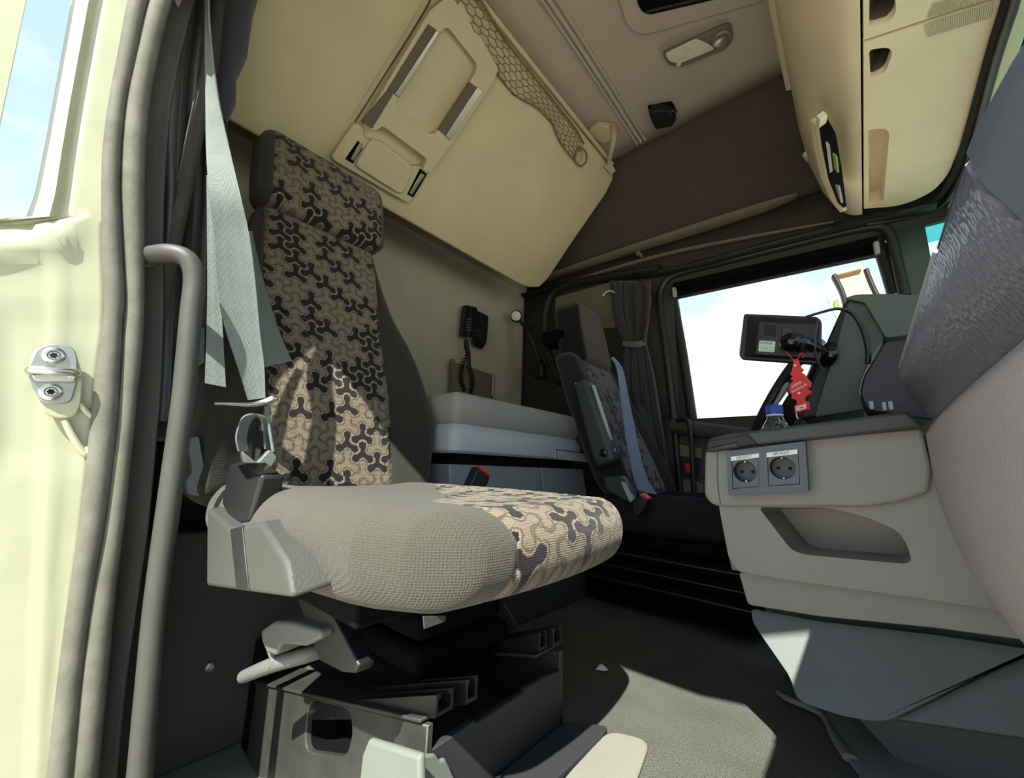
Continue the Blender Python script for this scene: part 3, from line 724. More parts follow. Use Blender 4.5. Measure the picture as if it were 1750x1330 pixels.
# smooth dark plate in front of the pedestal and the pale rubber edge beyond it
fp = prism('floor_plate', rounded([V(-0.50, 0.2, 0.002), V(-0.50, 0.77, 0.002), PZ(1040, 1252, 0.002), PZ(1030, 1268, 0.002), PZ(955, 1340, 0.002), V(-0.42, 0.2, 0.002)], 0.012), (0, 0, 0.012), 'base_front', bevel=0.003)
tag(fp, 'dark blue grey floor plate in front of the seat pedestal', 'floor plate')
fm = prism('floor_mat', rounded([PZ(1040, 1254, 0.002), PZ(1112, 1272, 0.002), PZ(1092, 1330, 0.002), PZ(1070, 1390, 0.002), PZ(930, 1390, 0.002), PZ(965, 1335, 0.002)], 0.03), (0, 0, 0.007), 'carpet_edge', bevel=0.003)
tag(fm, 'pale grey rubber mat with rounded corner beside the dark floor plate', 'floor mat')

# ------------------------------------------------------------------ lower bunk
lb = thing('lower_bunk', 'lower sleeper bunk with grey mattress and pale front board across the rear', 'bunk', (-1.45, 1.0, 0))
XL = -0.93
def bpx(x, y, X=XL): return PX(x, y, X)
zt_m = 0.735; zb_m = 0.632
plan = [V(-1.80, 0.18, 0), V(-1.36, 0.18, 0), V(-1.36, 0.74, 0), V(-1.20, 0.815, 0), V(XL, 0.815, 0), V(XL, 1.54, 0), V(XL - 0.04, 1.575, 0), V(-1.30, 1.58, 0), V(-1.36, 1.65, 0), V(-1.36, 2.08, 0), V(-1.80, 2.08, 0)]
pr_ = rounded(plan, [0.03, 0.05, 0.06, 0.06, 0.03, 0.03, 0.03, 0.06, 0.05, 0.05, 0.03])
def inset(poly, d):
    o = []
    for k in range(len(poly)):
        t = poly[(k + 1) % len(poly)] - poly[k - 1]; t /= np.linalg.norm(t) + 1e-9
        o.append(poly[k] + V(-t[1], t[0], 0) * d)
    return o
rings = [[p + V(0, 0, z) for p in inset(pr_, d)] for z, d in ((zb_m, 0.012), (zb_m + 0.012, 0.002), (0.68, 0.0), (zt_m - 0.02, 0.003), (zt_m - 0.006, 0.012), (zt_m, 0.03))]
loft('mattress', rings, 'mattress', lb, angle=50)
rings = [[p + V(0, 0, z) for p in inset(pr_, d)] for z, d in ((0.541, 0.002), (0.549, -0.006), (0.607, -0.006), (0.617, 0.0), (0.632, 0.012))]
fbo = loft('front_board', rings, 'bunk_board', lb, angle=40)
tr = [bpx(950, 768, XL + 0.012), bpx(1000, 775, XL + 0.012), bpx(1010, 791, XL + 0.012), bpx(952, 785, XL + 0.012)]
prism('latch_tray', tr, (-0.012, 0, 0), 'bunk_board', fbo, bevel=0.003)
tube('tray_seam', [p + V(0.001, 0, 0) for p in [tr[3], tr[0], tr[1], tr[2]]], 0.0014, 'black_groove', fbo, n=6, smooth=False)
# storage boxes beneath
ysp = bpx(928, 815)[1]
for (y0, y1) in ((0.815, ysp - 0.003), (ysp + 0.003, bpx(1001, 815)[1])):
    prism('storage_box', rounded([V(XL + 0.012, y0, 0.36), V(XL + 0.012, y1, 0.36), V(XL - 0.012, y1, 0.507), V(XL - 0.012, y0, 0.507)], 0.008), (-0.4, 0, 0), 'bunk_box', lb, bevel=0.005)
    prism('box_lower', [V(XL + 0.03, y0, 0.0), V(XL + 0.03, y1, 0.0), V(XL + 0.008, y1, 0.35), V(XL + 0.008, y0, 0.35)], (-0.4, 0, 0), 'bunk_box_dark', lb, bevel=0.006)
box('bunk_recess', (-1.32, 1.18, 0.524), (0.74, 0.66, 0.034), 'black_matte', lb)
box('bunk_frame', (-1.6, 1.13, 0.27), (0.38, 1.85, 0.53), 'bunk_box_dark', lb)
kb = prism('kick_board', [V(-1.19, 0.135, SZ), V(-1.19, 0.80, SZ), V(-1.21, 0.80, 0.33), V(-1.21, 0.135, 0.33)], (-0.2, 0, 0), 'bunk_box_dark', lb, bevel=0.006)
bp_ = PX(360, 1140, -1.196)
lathe('bolt', bp_, (1, 0, 0), [(0.011, 0), (0.011, 0.003), (0.006, 0.006), (0.005, 0.004)], 'brushed_plate', kb, n=12)

# ------------------------------------------------------------------ raised upper bunk
BN = V(0.494, 0, -0.5); BN /= np.linalg.norm(BN)      # faces down and forward
BT = V(0.5, 0, 0.494); BT /= np.linalg.norm(BT)
B0 = V(-1.41, 0, 1.606)
def B(x, y, off=0.0): return PN(x, y, B0 + BN * off, BN)
ub = thing('upper_bunk', 'beige padded upper bunk tilted up against the rear wall', 'bunk', (-1.41, 1.0, 1.6))
far_pts = [B(888, 487), B(905, 492), B(922, 492), B(936, 478), B(985, 405), B(1036, 332), B(1049, 306), B(1047, 292), B(1040, 280)]
topY = far_pts[-1]
TOPX, TOPZ = topY[0], topY[2]
poly = [V(far_pts[0][0], 0.12, far_pts[0][2])] + far_pts + [V(TOPX, 0.12, TOPZ)]
prism('padded_panel', poly, -BN * 0.09, 'bunk_vinyl', ub, bevel=0.012, seg=3)
tube('edge_rail', [V(TOPX, 0.14, TOPZ) + BN * 0.004 + BT * 0.012, V(TOPX, 1.0, TOPZ) + BN * 0.004 + BT * 0.012, topY + BN * 0.004 + BT * 0.012 + V(0, 0.02, 0)], 0.010, 'bunk_vinyl', ub, n=8)
tube('panel_seam', [B(738, -30, 0.002), B(733, 5, 0.002), B(650, 140, 0.002), B(572, 262, 0.002)], 0.003, 'recess_brown', ub, n=6)
tube('panel_seam', [B(726, -20, 0.003), B(722, 5, 0.003), B(640, 138, 0.003), B(598, 205, 0.003)], 0.002, 'bunk_vinyl', ub, n=6)
bm_ = PZ(1022, 218, ZC - 0.015)
cl = prism('ceiling_bracket', rounded([PZ(1002, 220, ZC - 0.004), PZ(1022, 206, ZC - 0.004), PZ(1052, 210, ZC - 0.004), PZ(1056, 226, ZC - 0.004), PZ(1030, 240, ZC - 0.004)], 0.02), (0, 0, -0.03), 'cream_trim', ub, bevel=0.006)
tube('support_strap', [PZ(1046, 214, ZC - 0.03), B(1048, 238, 0.06), B(1040, 280, 0.02)], [0.014, 0.013, 0.009], 'ladder_plastic', ub, n=10, flat=0.5)
prism('corner_tab', rounded([B(1030, 284, 0.003), B(1040, 276, 0.003), B(1050, 290, 0.003), B(1042, 298, 0.003)], 0.008), BN * 0.015, 'ladder_plastic', ub, bevel=0.003)

# folding ladder stowed in the bunk's underside
ld = thing('folding_ladder', 'beige folding ladder with aluminium rails stowed under the upper bunk', 'ladder', B(660, 250))
fo = rounded([B(620, 212, .045), B(735, 18, .045), B(758, 0, .045), B(772, -25, .045), B(852, 118, .045), B(842, 142, .045), B(737, 296, .045), B(722, 290, .045), B(730, 272, .045), B(655, 216, .045), B(641, 224, .045)], 0.008)
ho = rounded([B(676, 170, .045), B(750, 58, .045), B(764, 44, .045), B(816, 110, .045), B(812, 126, .045), B(748, 226, .045), B(736, 230, .045), B(678, 186, .045)], 0.045)
lf = plate_holes('ladder_frame', fo, [ho], -BN * 0.034, 'ladder_plastic', ld, bevel=0.003)
prism('step_tread', [p - BN * 0.030 for p in rounded([B(672, 172, .045), B(748, 52, .045), B(764, 40, .045), B(820, 110, .045), B(814, 130, .045), B(750, 230, .045), B(735, 234, .045), B(674, 190, .045)], 0.045)], -BN * 0.008, 'ladder_plastic', ld, bevel=0.002)
prism('side_rail', [B(732, 41, .048), B(746, 51, .048), B(677, 163, .048), B(662, 153, .048)], -BN * 0.012, 'recess_brown', ld, bevel=0.002)
prism('side_rail', [B(746, 51, .052), B(751, 56, .052), B(682, 167, .052), B(675, 162, .052)], -BN * 0.016, 'aluminium', ld, bevel=0.002)
prism('side_rail', [B(749, 222, .048), B(803, 140, .048), B(816, 150, .048), B(762, 233, .048)], -BN * 0.012, 'recess_brown', ld, bevel=0.002)
prism('side_rail', [B(762, 233, .052), B(816, 148, .052), B(826, 155, .052), B(770, 241, .052)], -BN * 0.018, 'aluminium', ld, bevel=0.002)
prism('side_rail', [B(618, 208, .052), B(664, 153, .052), B(672, 162, .052), B(636, 220, .052)], -BN * 0.012, 'recess_brown', ld, bevel=0.002)
lh = prism('hinge_housing', rounded([B(566, 268, .03), B(606, 210, .03), B(620, 216, .03), B(622, 236, .03), B(640, 240, .03), B(700, 284, .03), B(722, 284, .03), B(731, 300, .03), B(706, 342, .03), B(697, 348, .03), B(572, 276, .03)], 0.012), -BN * 0.032, 'ladder_plastic', ld, bevel=0.005, seg=3)
prism('housing_bulge', rounded([B(606, 284, .045), B(634, 238, .045), B(650, 240, .045), B(702, 280, .045), B(706, 296, .045), B(690, 330, .045), B(682, 332, .045)], 0.02), -BN * 0.02, 'ladder_plastic', lh, bevel=0.009, seg=3)
for q in ([(590, 272), (603, 280), (620, 254), (612, 240)], [(696, 332), (706, 338), (730, 298), (718, 288)]):
    prism('hinge_slot', [B(x, y, .032) for x, y in q], -BN * 0.01, 'black_matte', lh, bevel=0)
for q in ([(599, 272), (605, 276), (622, 247), (616, 243)], [(700, 330), (704, 334), (726, 300), (720, 296)]):
    prism('hinge_pin', [B(x, y, .036) for x, y in q], -BN * 0.012, 'aluminium', lh, bevel=0.002)

# luggage net along the top edge of the upper bunk
up_e = [(786, -60), (822, 0), (862, 68), (903, 118), (944, 169), (984, 220), (998, 246)]
lo_e = [(716, -60), (756, 0), (795, 61), (846, 120), (876, 162), (917, 183), (944, 210), (957, 244), (984, 277)]
def samp(tab, n):
    t = np.linspace(0, 1, len(tab)); q = np.linspace(0, 1, n)
    return np.stack([np.interp(q, t, [a[0] for a in tab]), np.interp(q, t, [a[1] for a in tab])], 1)
NU, NV = 48, 6
ue = samp(up_e, 400); le = samp(lo_e, 400)
def net_pt(u, v):
    i = min(max(u, 0), 1) * 399; a = ue[int(i)]; b = le[int(i)]
    x, y = a * (1 - v) + b * v
    return B(x, y, 0.012 + 0.035 * math.sin(math.pi * min(max(v, 0), 1)) + 0.006 * math.sin(u * 60 + v * 9))
vs_, es_ = [], []; vid = {}
def nv(i, j):
    if (i, j) not in vid:
        vid[(i, j)] = len(vs_)
        ww = 0.25 * math.sin(i * 0.9 + j * 1.7)
        vs_.append(net_pt((i + 0.3 * ww) / NU, np.clip((j + (0.19 if (i + j) % 2 == 0 else -0.19) + 0.35 * ww) / NV, 0, 1)))
    return vid[(i, j)]
for i in range(NU):
    for j in range(NV + 1):
        if (i + j) % 2 == 0 and j < NV: es_.append((nv(i, j), nv(i, j + 1)))
        es_.append((nv(i, j), nv(i + 1, j)))
bmv, bmf = [], []
eye = EYE
for a, b in es_:
    p, q = vs_[a], vs_[b]; t = q - p; ln = np.linalg.norm(t)
    if ln < 1e-5: continue
    t /= ln; u_ = np.cross(t, BN); u_ /= np.linalg.norm(u_) + 1e-9; w_ = np.cross(t, u_); r_ = 0.0021
    k = len(bmv)
    for c_0 in (p, q):
        for an in (0.0, 2.094, 4.189): bmv.append(c_0 + (u_ * math.cos(an) + w_ * math.sin(an)) * r_)
    bmf += [(k, k + 1, k + 4, k + 3), (k + 1, k + 2, k + 5, k + 4), (k + 2, k, k + 3, k + 5)]
netr = thing('luggage_net', 'brown elastic mesh net stretched along the top of the upper bunk', 'net', net_pt(0.5, 0.5))
nn = mesh('net_mesh', bmv, bmf, 'net_cord', netr, recalc=False); nn['kind'] = 'stuff'
tube('net_hem', [net_pt(u, 0.0) for u in np.linspace(0, 1, 14)], 0.004, 'net_cord', netr, n=6, k=3)
tube('net_hem', [net_pt(u, 1.0) for u in np.linspace(0, 1, 14)], 0.003, 'net_cord', netr, n=6, k=3)
tube('net_ring', [B(988, 254, .02), B(1000, 258, .03), B(1002, 275, .03), B(992, 284, .02), B(982, 272, .01)], 0.005, 'net_cord', netr, n=8, closed=True)

# ------------------------------------------------------------------ overhead cabinet above the windscreen
oc = thing('overhead_cabinet', 'cream overhead storage cabinet running across above the windscreen', 'cabinet', (0.15, 1.1, 1.6))
prof = [(-0.072, 2.262), (-0.066, 2.06), (-0.045, 1.90), (-0.010, 1.77), (0.030, 1.685), (0.062, 1.642), (0.085, 1.626), (0.108, 1.620)]
def oc_end(z): return float(np.interp(z, [1.62, 1.70, 1.9, ZC + 0.02], [2.145, 2.155, 2.08, 1.925]))
rings = []
for t in np.linspace(0, 1, 14):
    ring = []
    for i, (x, z) in enumerate(prof):
        ring.append(V(x, 0.08 + (oc_end(z) - 0.08) * t, z))
    for x, z in ((0.108, 1.66), (0.02, 1.95), (0.02, 2.262)):
        ring.append(V(x, 0.08 + (oc_end(z) - 0.08) * t, z))
    rings.append(ring)
ocb = loft('cabinet_body', rings, 'cream_cabinet', oc, angle=50)
U = lambda x, y, z=1.62: PZ(x, y, z)
sl0, sl1 = U(1478, 368), U(1476, 0)
xs = 0.114
lidA = rounded([V(xs, U(1477, 74)[1], 1.62), V(0.368, U(1700, 4)[1], 1.62), V(0.366, U(1650, 225)[1], 1.62), U(1620, 300), U(1592, 330), U(1540, 352), V(xs, 2.10, 1.62)], [0.004, 0.004, 0.05, 0.05, 0.05, 0.05, 0.004])
hA1 = rounded([U(1485, 85), U(1518, 81), U(1526, 90), U(1513, 124), U(1488, 136)], 0.014)
hA2 = rounded([U(1484, 222), U(1513, 220), U(1520, 228), U(1510, 342), U(1500, 348), U(1485, 352)], 0.010)
la = plate_holes('lid', lidA, [hA1, hA2], (0, 0, 0.022), 'cream_cabinet', oc, bevel=0.003)
pocket('finger_recess', [p + V(0, 0, 0.02) for p in hA1], (0.03, 0, 0.075), 'recess_brown', la, 0.85)  # brown inside paints the shade of the recess
pocket('grab_recess', [p + V(0, 0, 0.02) for p in hA2], (-0.004, 0, 0.03), 'cream_cabinet', la, 0.94)
yb = U(1477, 68)[1]
lidB = rounded([V(xs, 0.5, 1.62), V(0.37, 0.5, 1.62), V(0.368, U(1700, -2)[1], 1.62), V(xs, yb, 1.62)], 0.004)
hB1 = rounded([U(1485, 48), U(1520, 38), U(1531, 22), U(1531, 4), U(1526, -14), U(1486, -12)], 0.014)
lbp = plate_holes('lid', lidB, [hB1], (0, 0, 0.022), 'cream_cabinet', oc, bevel=0.003)
pocket('finger_recess', [p + V(0, 0, 0.02) for p in hB1], (0.03, 0, 0.075), 'recess_brown', lbp, 0.85)  # recess shade painted brown here too
box('lid_backing', (0.25, 1.2, 1.705), (0.33, 1.85, 0.02), 'black_matte', oc)
# ribbed speaker fields on both lids
def ribs(a0, a1, b0, b1, n, par):
    for i in range(n):
        t = i / (n - 1)
        p = U(*(np.array(a0) * (1 - t) + np.array(a1) * t), 1.6185); q = U(*(np.array(b0) * (1 - t) + np.array(b1) * t), 1.6185)
        tube('grille_rib', [p, q], 0.0022, 'ladder_plastic', par, n=5, k=2, smooth=False)
ribs((1583, 40), (1696, 4), (1587, 62), (1692, 30), 30, la)
ribs((1598, 4), (1700, -24), (1586, 30), (1704, -6), 30, lbp)
# black panel as the pocket's shaded inside, with odds and ends at the far end of the rear face
FN = V(-0.205, 0, -0.08); FN /= np.linalg.norm(FN); F0 = V(-0.03, 0, 1.80)
def Fp(x, y, off=0.0): return PN(x, y, F0 + FN * off, FN)
pk = prism('pocket_shade', [Fp(1398, 207, .03), Fp(1407, 208, .03), Fp(1421, 232, .03), Fp(1432, 290, .03), Fp(1441, 356, .03), Fp(1430, 345, .03), Fp(1415, 305, .03), Fp(1404, 250, .03)], -FN * 0.012, 'black_matte', oc, bevel=0.002)
prism('pocket_item', [Fp(1411, 243, .034), Fp(1416, 250, .034), Fp(1421, 293, .034), Fp(1418, 296, .034)], -FN * 0.006, 'label_white', pk, bevel=0.001)
prism('pocket_item', [Fp(1422, 262, .034), Fp(1428, 270, .034), Fp(1431, 296, .034), Fp(1425, 288, .034)], -FN * 0.006, 'clutter_green', pk, bevel=0.001)
prism('pocket_item', [Fp(1427, 316, .034), Fp(1433, 318, .034), Fp(1438, 348, .034), Fp(1434, 340, .034)], -FN * 0.006, 'bunk_board', pk, bevel=0.001)
prism('pocket_frame', [Fp(1384, 205, .034), Fp(1395, 214, .034), Fp(1402, 255, .034), Fp(1413, 306, .034), Fp(1430, 348, .034), Fp(1441, 362, .034), Fp(1436, 364, .034), Fp(1420, 343, .034), Fp(1402, 302, .034), Fp(1390, 250, .034)], -FN * 0.014, 'cream_cabinet', oc, bevel=0.002)
prism('pocket_clip', [Fp(1395, 198, .045), Fp(1402, 205, .045), Fp(1400, 219, .045), Fp(1393, 217, .045)], -FN * 0.02, 'lamp_white', oc, bevel=0.001)
tube('rear_lip', [V(-0.078, y, 2.21) for y in np.linspace(0.2, 1.5, 5)] + [V(-0.074, 1.86, 2.15)], 0.014, 'cream_cabinet', oc, n=8, flat=0.6)
# black gasket between cabinet and pillar trim
gk = [(1740, -80), (1721, 0), (1690, 100), (1655, 225), (1632, 292), (1602, 336), (1560, 356), (1478, 372), (1420, 388)]
o = tube('trim_18', [U(x, y, 1.612) for x, y in gk], 0.011, 'black_groove', n=10); struct(o)
gk2 = [(1752, -80), (1736, 0), (1704, 100), (1668, 230), (1644, 300), (1612, 348), (1566, 368), (1480, 384)]
o = tube('trim_19', [U(x, y, 1.60) for x, y in gk2], 0.010, 'gasket', n=10); struct(o)
o = tube('trim_20', [U(x, y, 1.602) for x, y in [(1768, -80), (1748, 0), (1716, 110), (1684, 225), (1660, 300), (1628, 356)]], 0.022, 'cream_trim', n=10, flat=0.4); struct(o)

# ------------------------------------------------------------------ dashboard
ds = thing('dashboard', 'grey moulded dashboard with dark grained top pad and centre console', 'dashboard', (0.3, 0.9, 0.0))
def lsec(pts, Y): return [V(x, Y, z) for x, z in pts]
pad_p = [(0.30, 0.72), (0.10, 0.70), (0.074, 0.692), (0.062, 0.678), (0.066, 0.655), (0.078, 0.625), (0.090, 0.600), (0.12, 0.592), (0.30, 0.592)]
rings = []
for Y, sx, sz in ((0.965, 0.03, -0.006), (0.95, 0.008, 0), (0.93, 0, 0), (0.7, 0, 0), (0.5, 0, 0), (0.36, 0, 0), (0.318, 0.0, 0.0)):
    rings.append([V(x + sx, Y, z + sz) for x, z in pad_p])
loft('top_pad', rings, 'dash_pad', ds, angle=55)
rings = []
for Y, sx in ((0.312, 0.0), (0.29, 0.001), (0.25, 0.006), (0.20, 0.016), (0.14, 0.04), (0.10, 0.08)):
    rings.append([V(x + sx, Y, z + 0.004) for x, z in pad_p])
loft('pad_end', rings, 'dash_smooth', ds, angle=55)
tube('pad_strip', [V(0.067, y, 0.689) for y in (0.93, 0.8, 0.7, 0.6, 0.52, 0.46)], 0.0045, 'bunk_board', ds, n=8, k=3, flat=0.6)
tube('pad_strip', [V(0.0675, y, 0.689) for y in (0.455, 0.42, 0.36, 0.325)], [0.003, 0.003, 0.003, 0.001], 'gasket', ds, n=8, k=3)
YK = 0.94
K = lambda x, y, Y=YK: PY(x, y, Y)
crease = [K(1578, 728), K(1588, 780), K(1600, 840), K(1622, 900), K(1655, 965), K(1705, 1035), K(1760, 1098)]
cp = [(p[0], p[2]) for p in spline(crease, 5)]
cp = [(0.112, 0.598)] + [(0.093, 0.594)] + cp[2:]
rings = []
for Y in (0.97, 0.94, 0.88, 0.78, 0.65, 0.5, 0.35, 0.2, 0.12):
    t = max(0.0, (0.94 - Y) / 0.82)
    rings.append([V(x + 0.004 * t + 0.03 * max(0, t - 0.85) * 6 - 0.02 * math.sin(min(1, t * 2.2) * math.pi / 2) * math.exp(-((z - 0.38) / 0.2) ** 2), Y, z) for x, z in cp] + [V(0.5, Y, 0.0), V(0.5, Y, 0.59)])
loft('lower_dash', rings, 'dash_grey', ds, angle=60)
# centre console face with its open tray
face = rounded([K(1229, 868), K(1245, 952), K(1262, 977), K(1340, 990), K(1450, 1006), K(1560, 1021), K(1700, 1042), K(1722, 1052), K(1655, 962), K(1622, 898), K(1600, 838), K(1590, 790), K(1400, 800), K(1230, 820)], 0.006)
tray = rounded([K(1296, 867), K(1420, 868), K(1482, 884), K(1536, 908), K(1552, 935), K(1558, 958), K(1548, 964), K(1480, 958), K(1375, 948), K(1352, 940)], [0.01, 0.05, 0.05, 0.03, 0.02, 0.012, 0.012, 0.01, 0.02, 0.03])
cf = plate_holes('console_face', face, [tray], (0, 0.03, 0), 'console_grey', ds, bevel=0.006, seg=2)
pocket('console_tray', [p + V(0, 0.028, 0) for p in tray], (0.01, 0.10, -0.004), 'console_grey', cf, 0.92)
prism('console_core', [K(1229, 868, 1.06), K(1250, 975, 1.06), K(1600, 1010, 1.06), K(1590, 740, 1.06), K(1215, 770, 1.06)], (0, 0.4, 0), 'console_grey', ds)
upb = rounded([K(1204, 775, .926), K(1214, 757, .926), K(1400, 741, .926), K(1576, 729, .926), K(1592, 800, .926), K(1588, 842, .926), K(1540, 858, .926), K(1480, 867, .926), K(1420, 866, .926), K(1228, 866, .926), K(1212, 860, .926), K(1203, 845, .926)], 0.008)
ub_ = prism('console_upper', upb, (0, 0.34, 0), 'console_grey', ds, bevel=0.006, seg=3)
tube('console_seam', [K(1226, 771, .925), K(1226, 820, .925), K(1231, 863, .925)], 0.0012, 'lower_panel', ub_, n=6)
band = rounded([K(1262, 978, .962), K(1278, 1034, .962), K(1400, 1054, .962), K(1600, 1074, .962), K(1775, 1098, .962), K(1715, 1040, .962), K(1560, 1010, .962), K(1340, 980, .962)], 0.008)
prism('console_band', band, (0, 0.3, 0), 'console_grey', ds, bevel=0.008, seg=3)
slab = [K(1204, 773, .90), K(1210, 750, .90), K(1240, 742, .90), K(1400, 722, .90), K(1550, 702, .90), K(1582, 731, .90), K(1471, 742, .90), K(1295, 761, .90)]
sb_ = prism('console_top', slab, (0, 0.55, 0), 'console_top', ds, bevel=0.006, seg=3)
prism('top_inlay', [K(1206, 768, .896), K(1213, 753, .896), K(1278, 742, .896), K(1294, 759, .896), K(1262, 764, .896), K(1258, 757, .896)], (0, 0.02, 0), 'trim_black', sb_, bevel=0.002)
# lower cover panel leaning back to the floor
LPn = V(0, -0.24, 0.175); LPn /= np.linalg.norm(LPn); LP0 = V(0, 0.985, 0.235)
LP = lambda x, y: PN(x, y, LP0, LPn)
prism('lower_cover', rounded([LP(1283, 1040), LP(1400, 1062), LP(1600, 1085), LP(1775, 1112), LP(1775, 1108), LP(1640, 1172), LP(1512, 1236), LP(1440, 1224), LP(1362, 1198), LP(1352, 1160), LP(1300, 1085), LP(1287, 1065)], [0.01, 0, 0, 0, 0, 0, 0.02, 0, 0.02, 0.02, 0.03, 0.02]), (0, 0.03, -0.01), 'lower_panel', ds, bevel=0.006, seg=3)
prism('lower_kick', [LP(1530, 1232) + V(0.0, 0.02, -0.005), LP(1775, 1112) + V(0, 0.02, -0.005), LP(1900, 1130) + V(0, 0.02, -0.01), LP(1760, 1260) + V(0, 0.02, -0.01)], (0, 0.02, -0.01), 'lower_panel', ds, bevel=0.003)
prism('console_base', [V(0.0, 1.10, 0.0), V(0.45, 1.10, 0.0), V(0.45, 1.02, 0.33), V(-0.20, 1.02, 0.33), V(-0.18, 1.05, 0.2)], (0, 0.35, 0), 'lower_panel', ds, bevel=0)
# instrument binnacle on the driver's side
YN = 1.36
Q = lambda x, y, Y=YN: PY(x, y, Y)
bn = prism('binnacle_side', rounded([Q(1450, 514), Q(1477, 515), Q(1512, 578), Q(1492, 604), Q(1472, 648), Q(1468, 672), Q(1480, 699), Q(1392, 713), Q(1398, 690), Q(1422, 615)], 0.006), (0.0, 0.3, 0), 'green_grey', ds, bevel=0.006, seg=3)
prism('binnacle_bezel', [Q(1443, 516, 1.37), Q(1462, 512, 1.37), Q(1425, 615, 1.37), Q(1402, 690, 1.37), Q(1398, 712, 1.37), Q(1368, 716, 1.37), Q(1385, 660, 1.37), Q(1410, 590, 1.37)], (0, 0.26, 0), 'trim_black', ds, bevel=0.006, seg=3)
prism('binnacle_hood', rounded([Q(1441, 510, 1.34), Q(1462, 503, 1.34), Q(1520, 502, 1.34), Q(1600, 506, 1.34), Q(1600, 560, 1.34), Q(1545, 574, 1.34), Q(1514, 578, 1.34), Q(1478, 517, 1.34)], 0.008), (0, 0.34, 0), 'green_grey', ds, bevel=0.008, seg=3)
prism('vent_block', rounded([Q(1512, 582, 1.25), Q(1548, 580, 1.25), Q(1600, 600, 1.25), Q(1600, 720, 1.25), Q(1482, 702, 1.25), Q(1469, 672, 1.25), Q(1475, 645, 1.25)], 0.012), (0, 0.12, 0), 'black_plastic', ds, bevel=0.008, seg=3)
for k, (x, y) in enumerate(((1489, 693), (1511, 695), (1522, 694))):
    box('switch', Q(x, y, 1.245), (0.008, 0.008, 0.02), 'bunk_board', ds, bevel=0.002)

# ------------------------------------------------------------------ driver's seat
dv = thing('driving_chair', 'dark driver seat with plain brown headrest and raised armrest, beyond the console', 'seat', (-0.6, 1.75, 0))
YD = 1.75
def dback_x(z): return -0.69 - 0.44 * (z - 0.40)
def dback(q):
    z = 0.40 + q[:, 2] + 0.33
    hw = np.interp(z, [0.38, 0.55, 0.8, 1.0, 1.1], [0.25, 0.265, 0.24, 0.20, 0.18]) / 0.26
    y = q[:, 1] * hw
    side = np.clip((np.abs(y) - 0.17) / 0.08, 0, 1)
    x = dback_x(z) - 0.065 + q[:, 0] + 0.045 * side * (q[:, 0] > -0.02)
    return np.stack([x, YD + y, z], 1)
def dback_c(q):
    c, _ = motif(q[:, 1] + 1.0, q[:, 2] + 2.0, 0.050, seed=8, base=(104, 98, 100), dark=(24, 22, 26), line=(84, 78, 80))
    c[(np.abs(q[:, 1]) > 0.175) | (q[:, 0] < 0)] = DK
    return c
softbox('backrest', (0.13, 0.52, 0.66), 0.05, 0.006, dback, 'seat_fabric', dv, dback_c)
def dhead(q):
    z = 1.175 + q[:, 2]
    x = dback_x(1.03) - 0.20 * (z - 1.03) - 0.045 + q[:, 0]
    w_ = np.interp(q[:, 2], [-0.17, 0.0, 0.12, 0.17], [1.0, 1.0, 0.9, 0.72])
    return np.stack([x, YD + q[:, 1] * w_, z], 1)
def dhead_c(q):
    c = np.tile(np.array(s2l((66, 57, 55))), (len(q), 1)); c[(q[:, 1] < -0.125) | (q[:, 0] < 0.0)] = np.array(s2l((14, 13, 16))); return c
softbox('headrest', (0.15, 0.30, 0.34), 0.04, 0.006, dhead, 'seat_fabric', dv, dhead_c)
hb = PY(955, 575, 1.62)
box('headrest_bracket', V(hb[0] - 0.02, 1.66, hb[2]), (0.16, 0.12, 0.075), 'black_matte', dv, bevel=0.02, seg=3)
def dcush(q):
    xn = (q[:, 0] + 0.31) / 0.62
    hw = np.interp(xn, [0, 0.5, 1], [1, 1, 0.85])
    return np.stack([-0.52 + q[:, 0], YD + q[:, 1] * hw, 0.335 + q[:, 2] + 0.02 * (np.abs(q[:, 1]) > 0.18) * (q[:, 2] > 0)], 1)
softbox('cushion', (0.62, 0.53, 0.13), 0.05, 0.012, dcush, 'seat_dark', dv)
for k in range(5):
    rk = 0.05 * k
    pts = rounded([V(-0.90, 1.50, 0.03 + rk), V(-0.26 + 0.02 * (k % 2), 1.47, 0.03 + rk), V(-0.26 + 0.02 * (k % 2), 2.0, 0.03 + rk), V(-0.90, 2.0, 0.03 + rk)], 0.06, 6)
    prism('bellows', pts, (0, 0, 0.042), 'black_matte', dv, bevel=0.012, seg=3)
    if k in (1, 2, 3):
        tube('bellows_rim', [p + V(0.0, -0.002, 0.021) for p in pts], 0.0035, 'gasket', dv, n=6, closed=True, smooth=False)
# armrest folded up beside the backrest
a0, a1 = PY(996, 652, 1.44), PY(1040, 794, 1.44)
ax = a1 - a0; ln = np.linalg.norm(ax); ax /= ln; sd = np.cross(ax, V(0, 1, 0)); sd /= np.linalg.norm(sd)
Ra = np.stack([sd, V(0, 1, 0), ax], 1)
def arm_d(q):
    w_ = np.interp(q[:, 2] / ln, [-0.5, -0.3, 0.3, 0.5], [0.62, 0.8, 1.05, 1.0])
    p = q.copy(); p[:, 0] *= w_; return (a0 + a1) / 2 + p @ Ra.T
ar = softbox('armrest', (0.085, 0.07, ln), 0.02, 0.006, arm_d, 'armrest_green', dv)
box('armrest_strip', (a0 + a1) / 2 + sd * 0.040 * (1 if sd[0] > 0 else -1) + V(0, 0.0, 0), (0.008, 0.022, ln * 0.8), 'bunk_board', ar, rot=Ra, bevel=0.003)
box('armrest_strip', a0 - sd * 0.022 * (1 if sd[0] > 0 else -1) + ax * 0.05, (0.010, 0.05, 0.10), 'bunk_board', ar, rot=Ra, bevel=0.003)
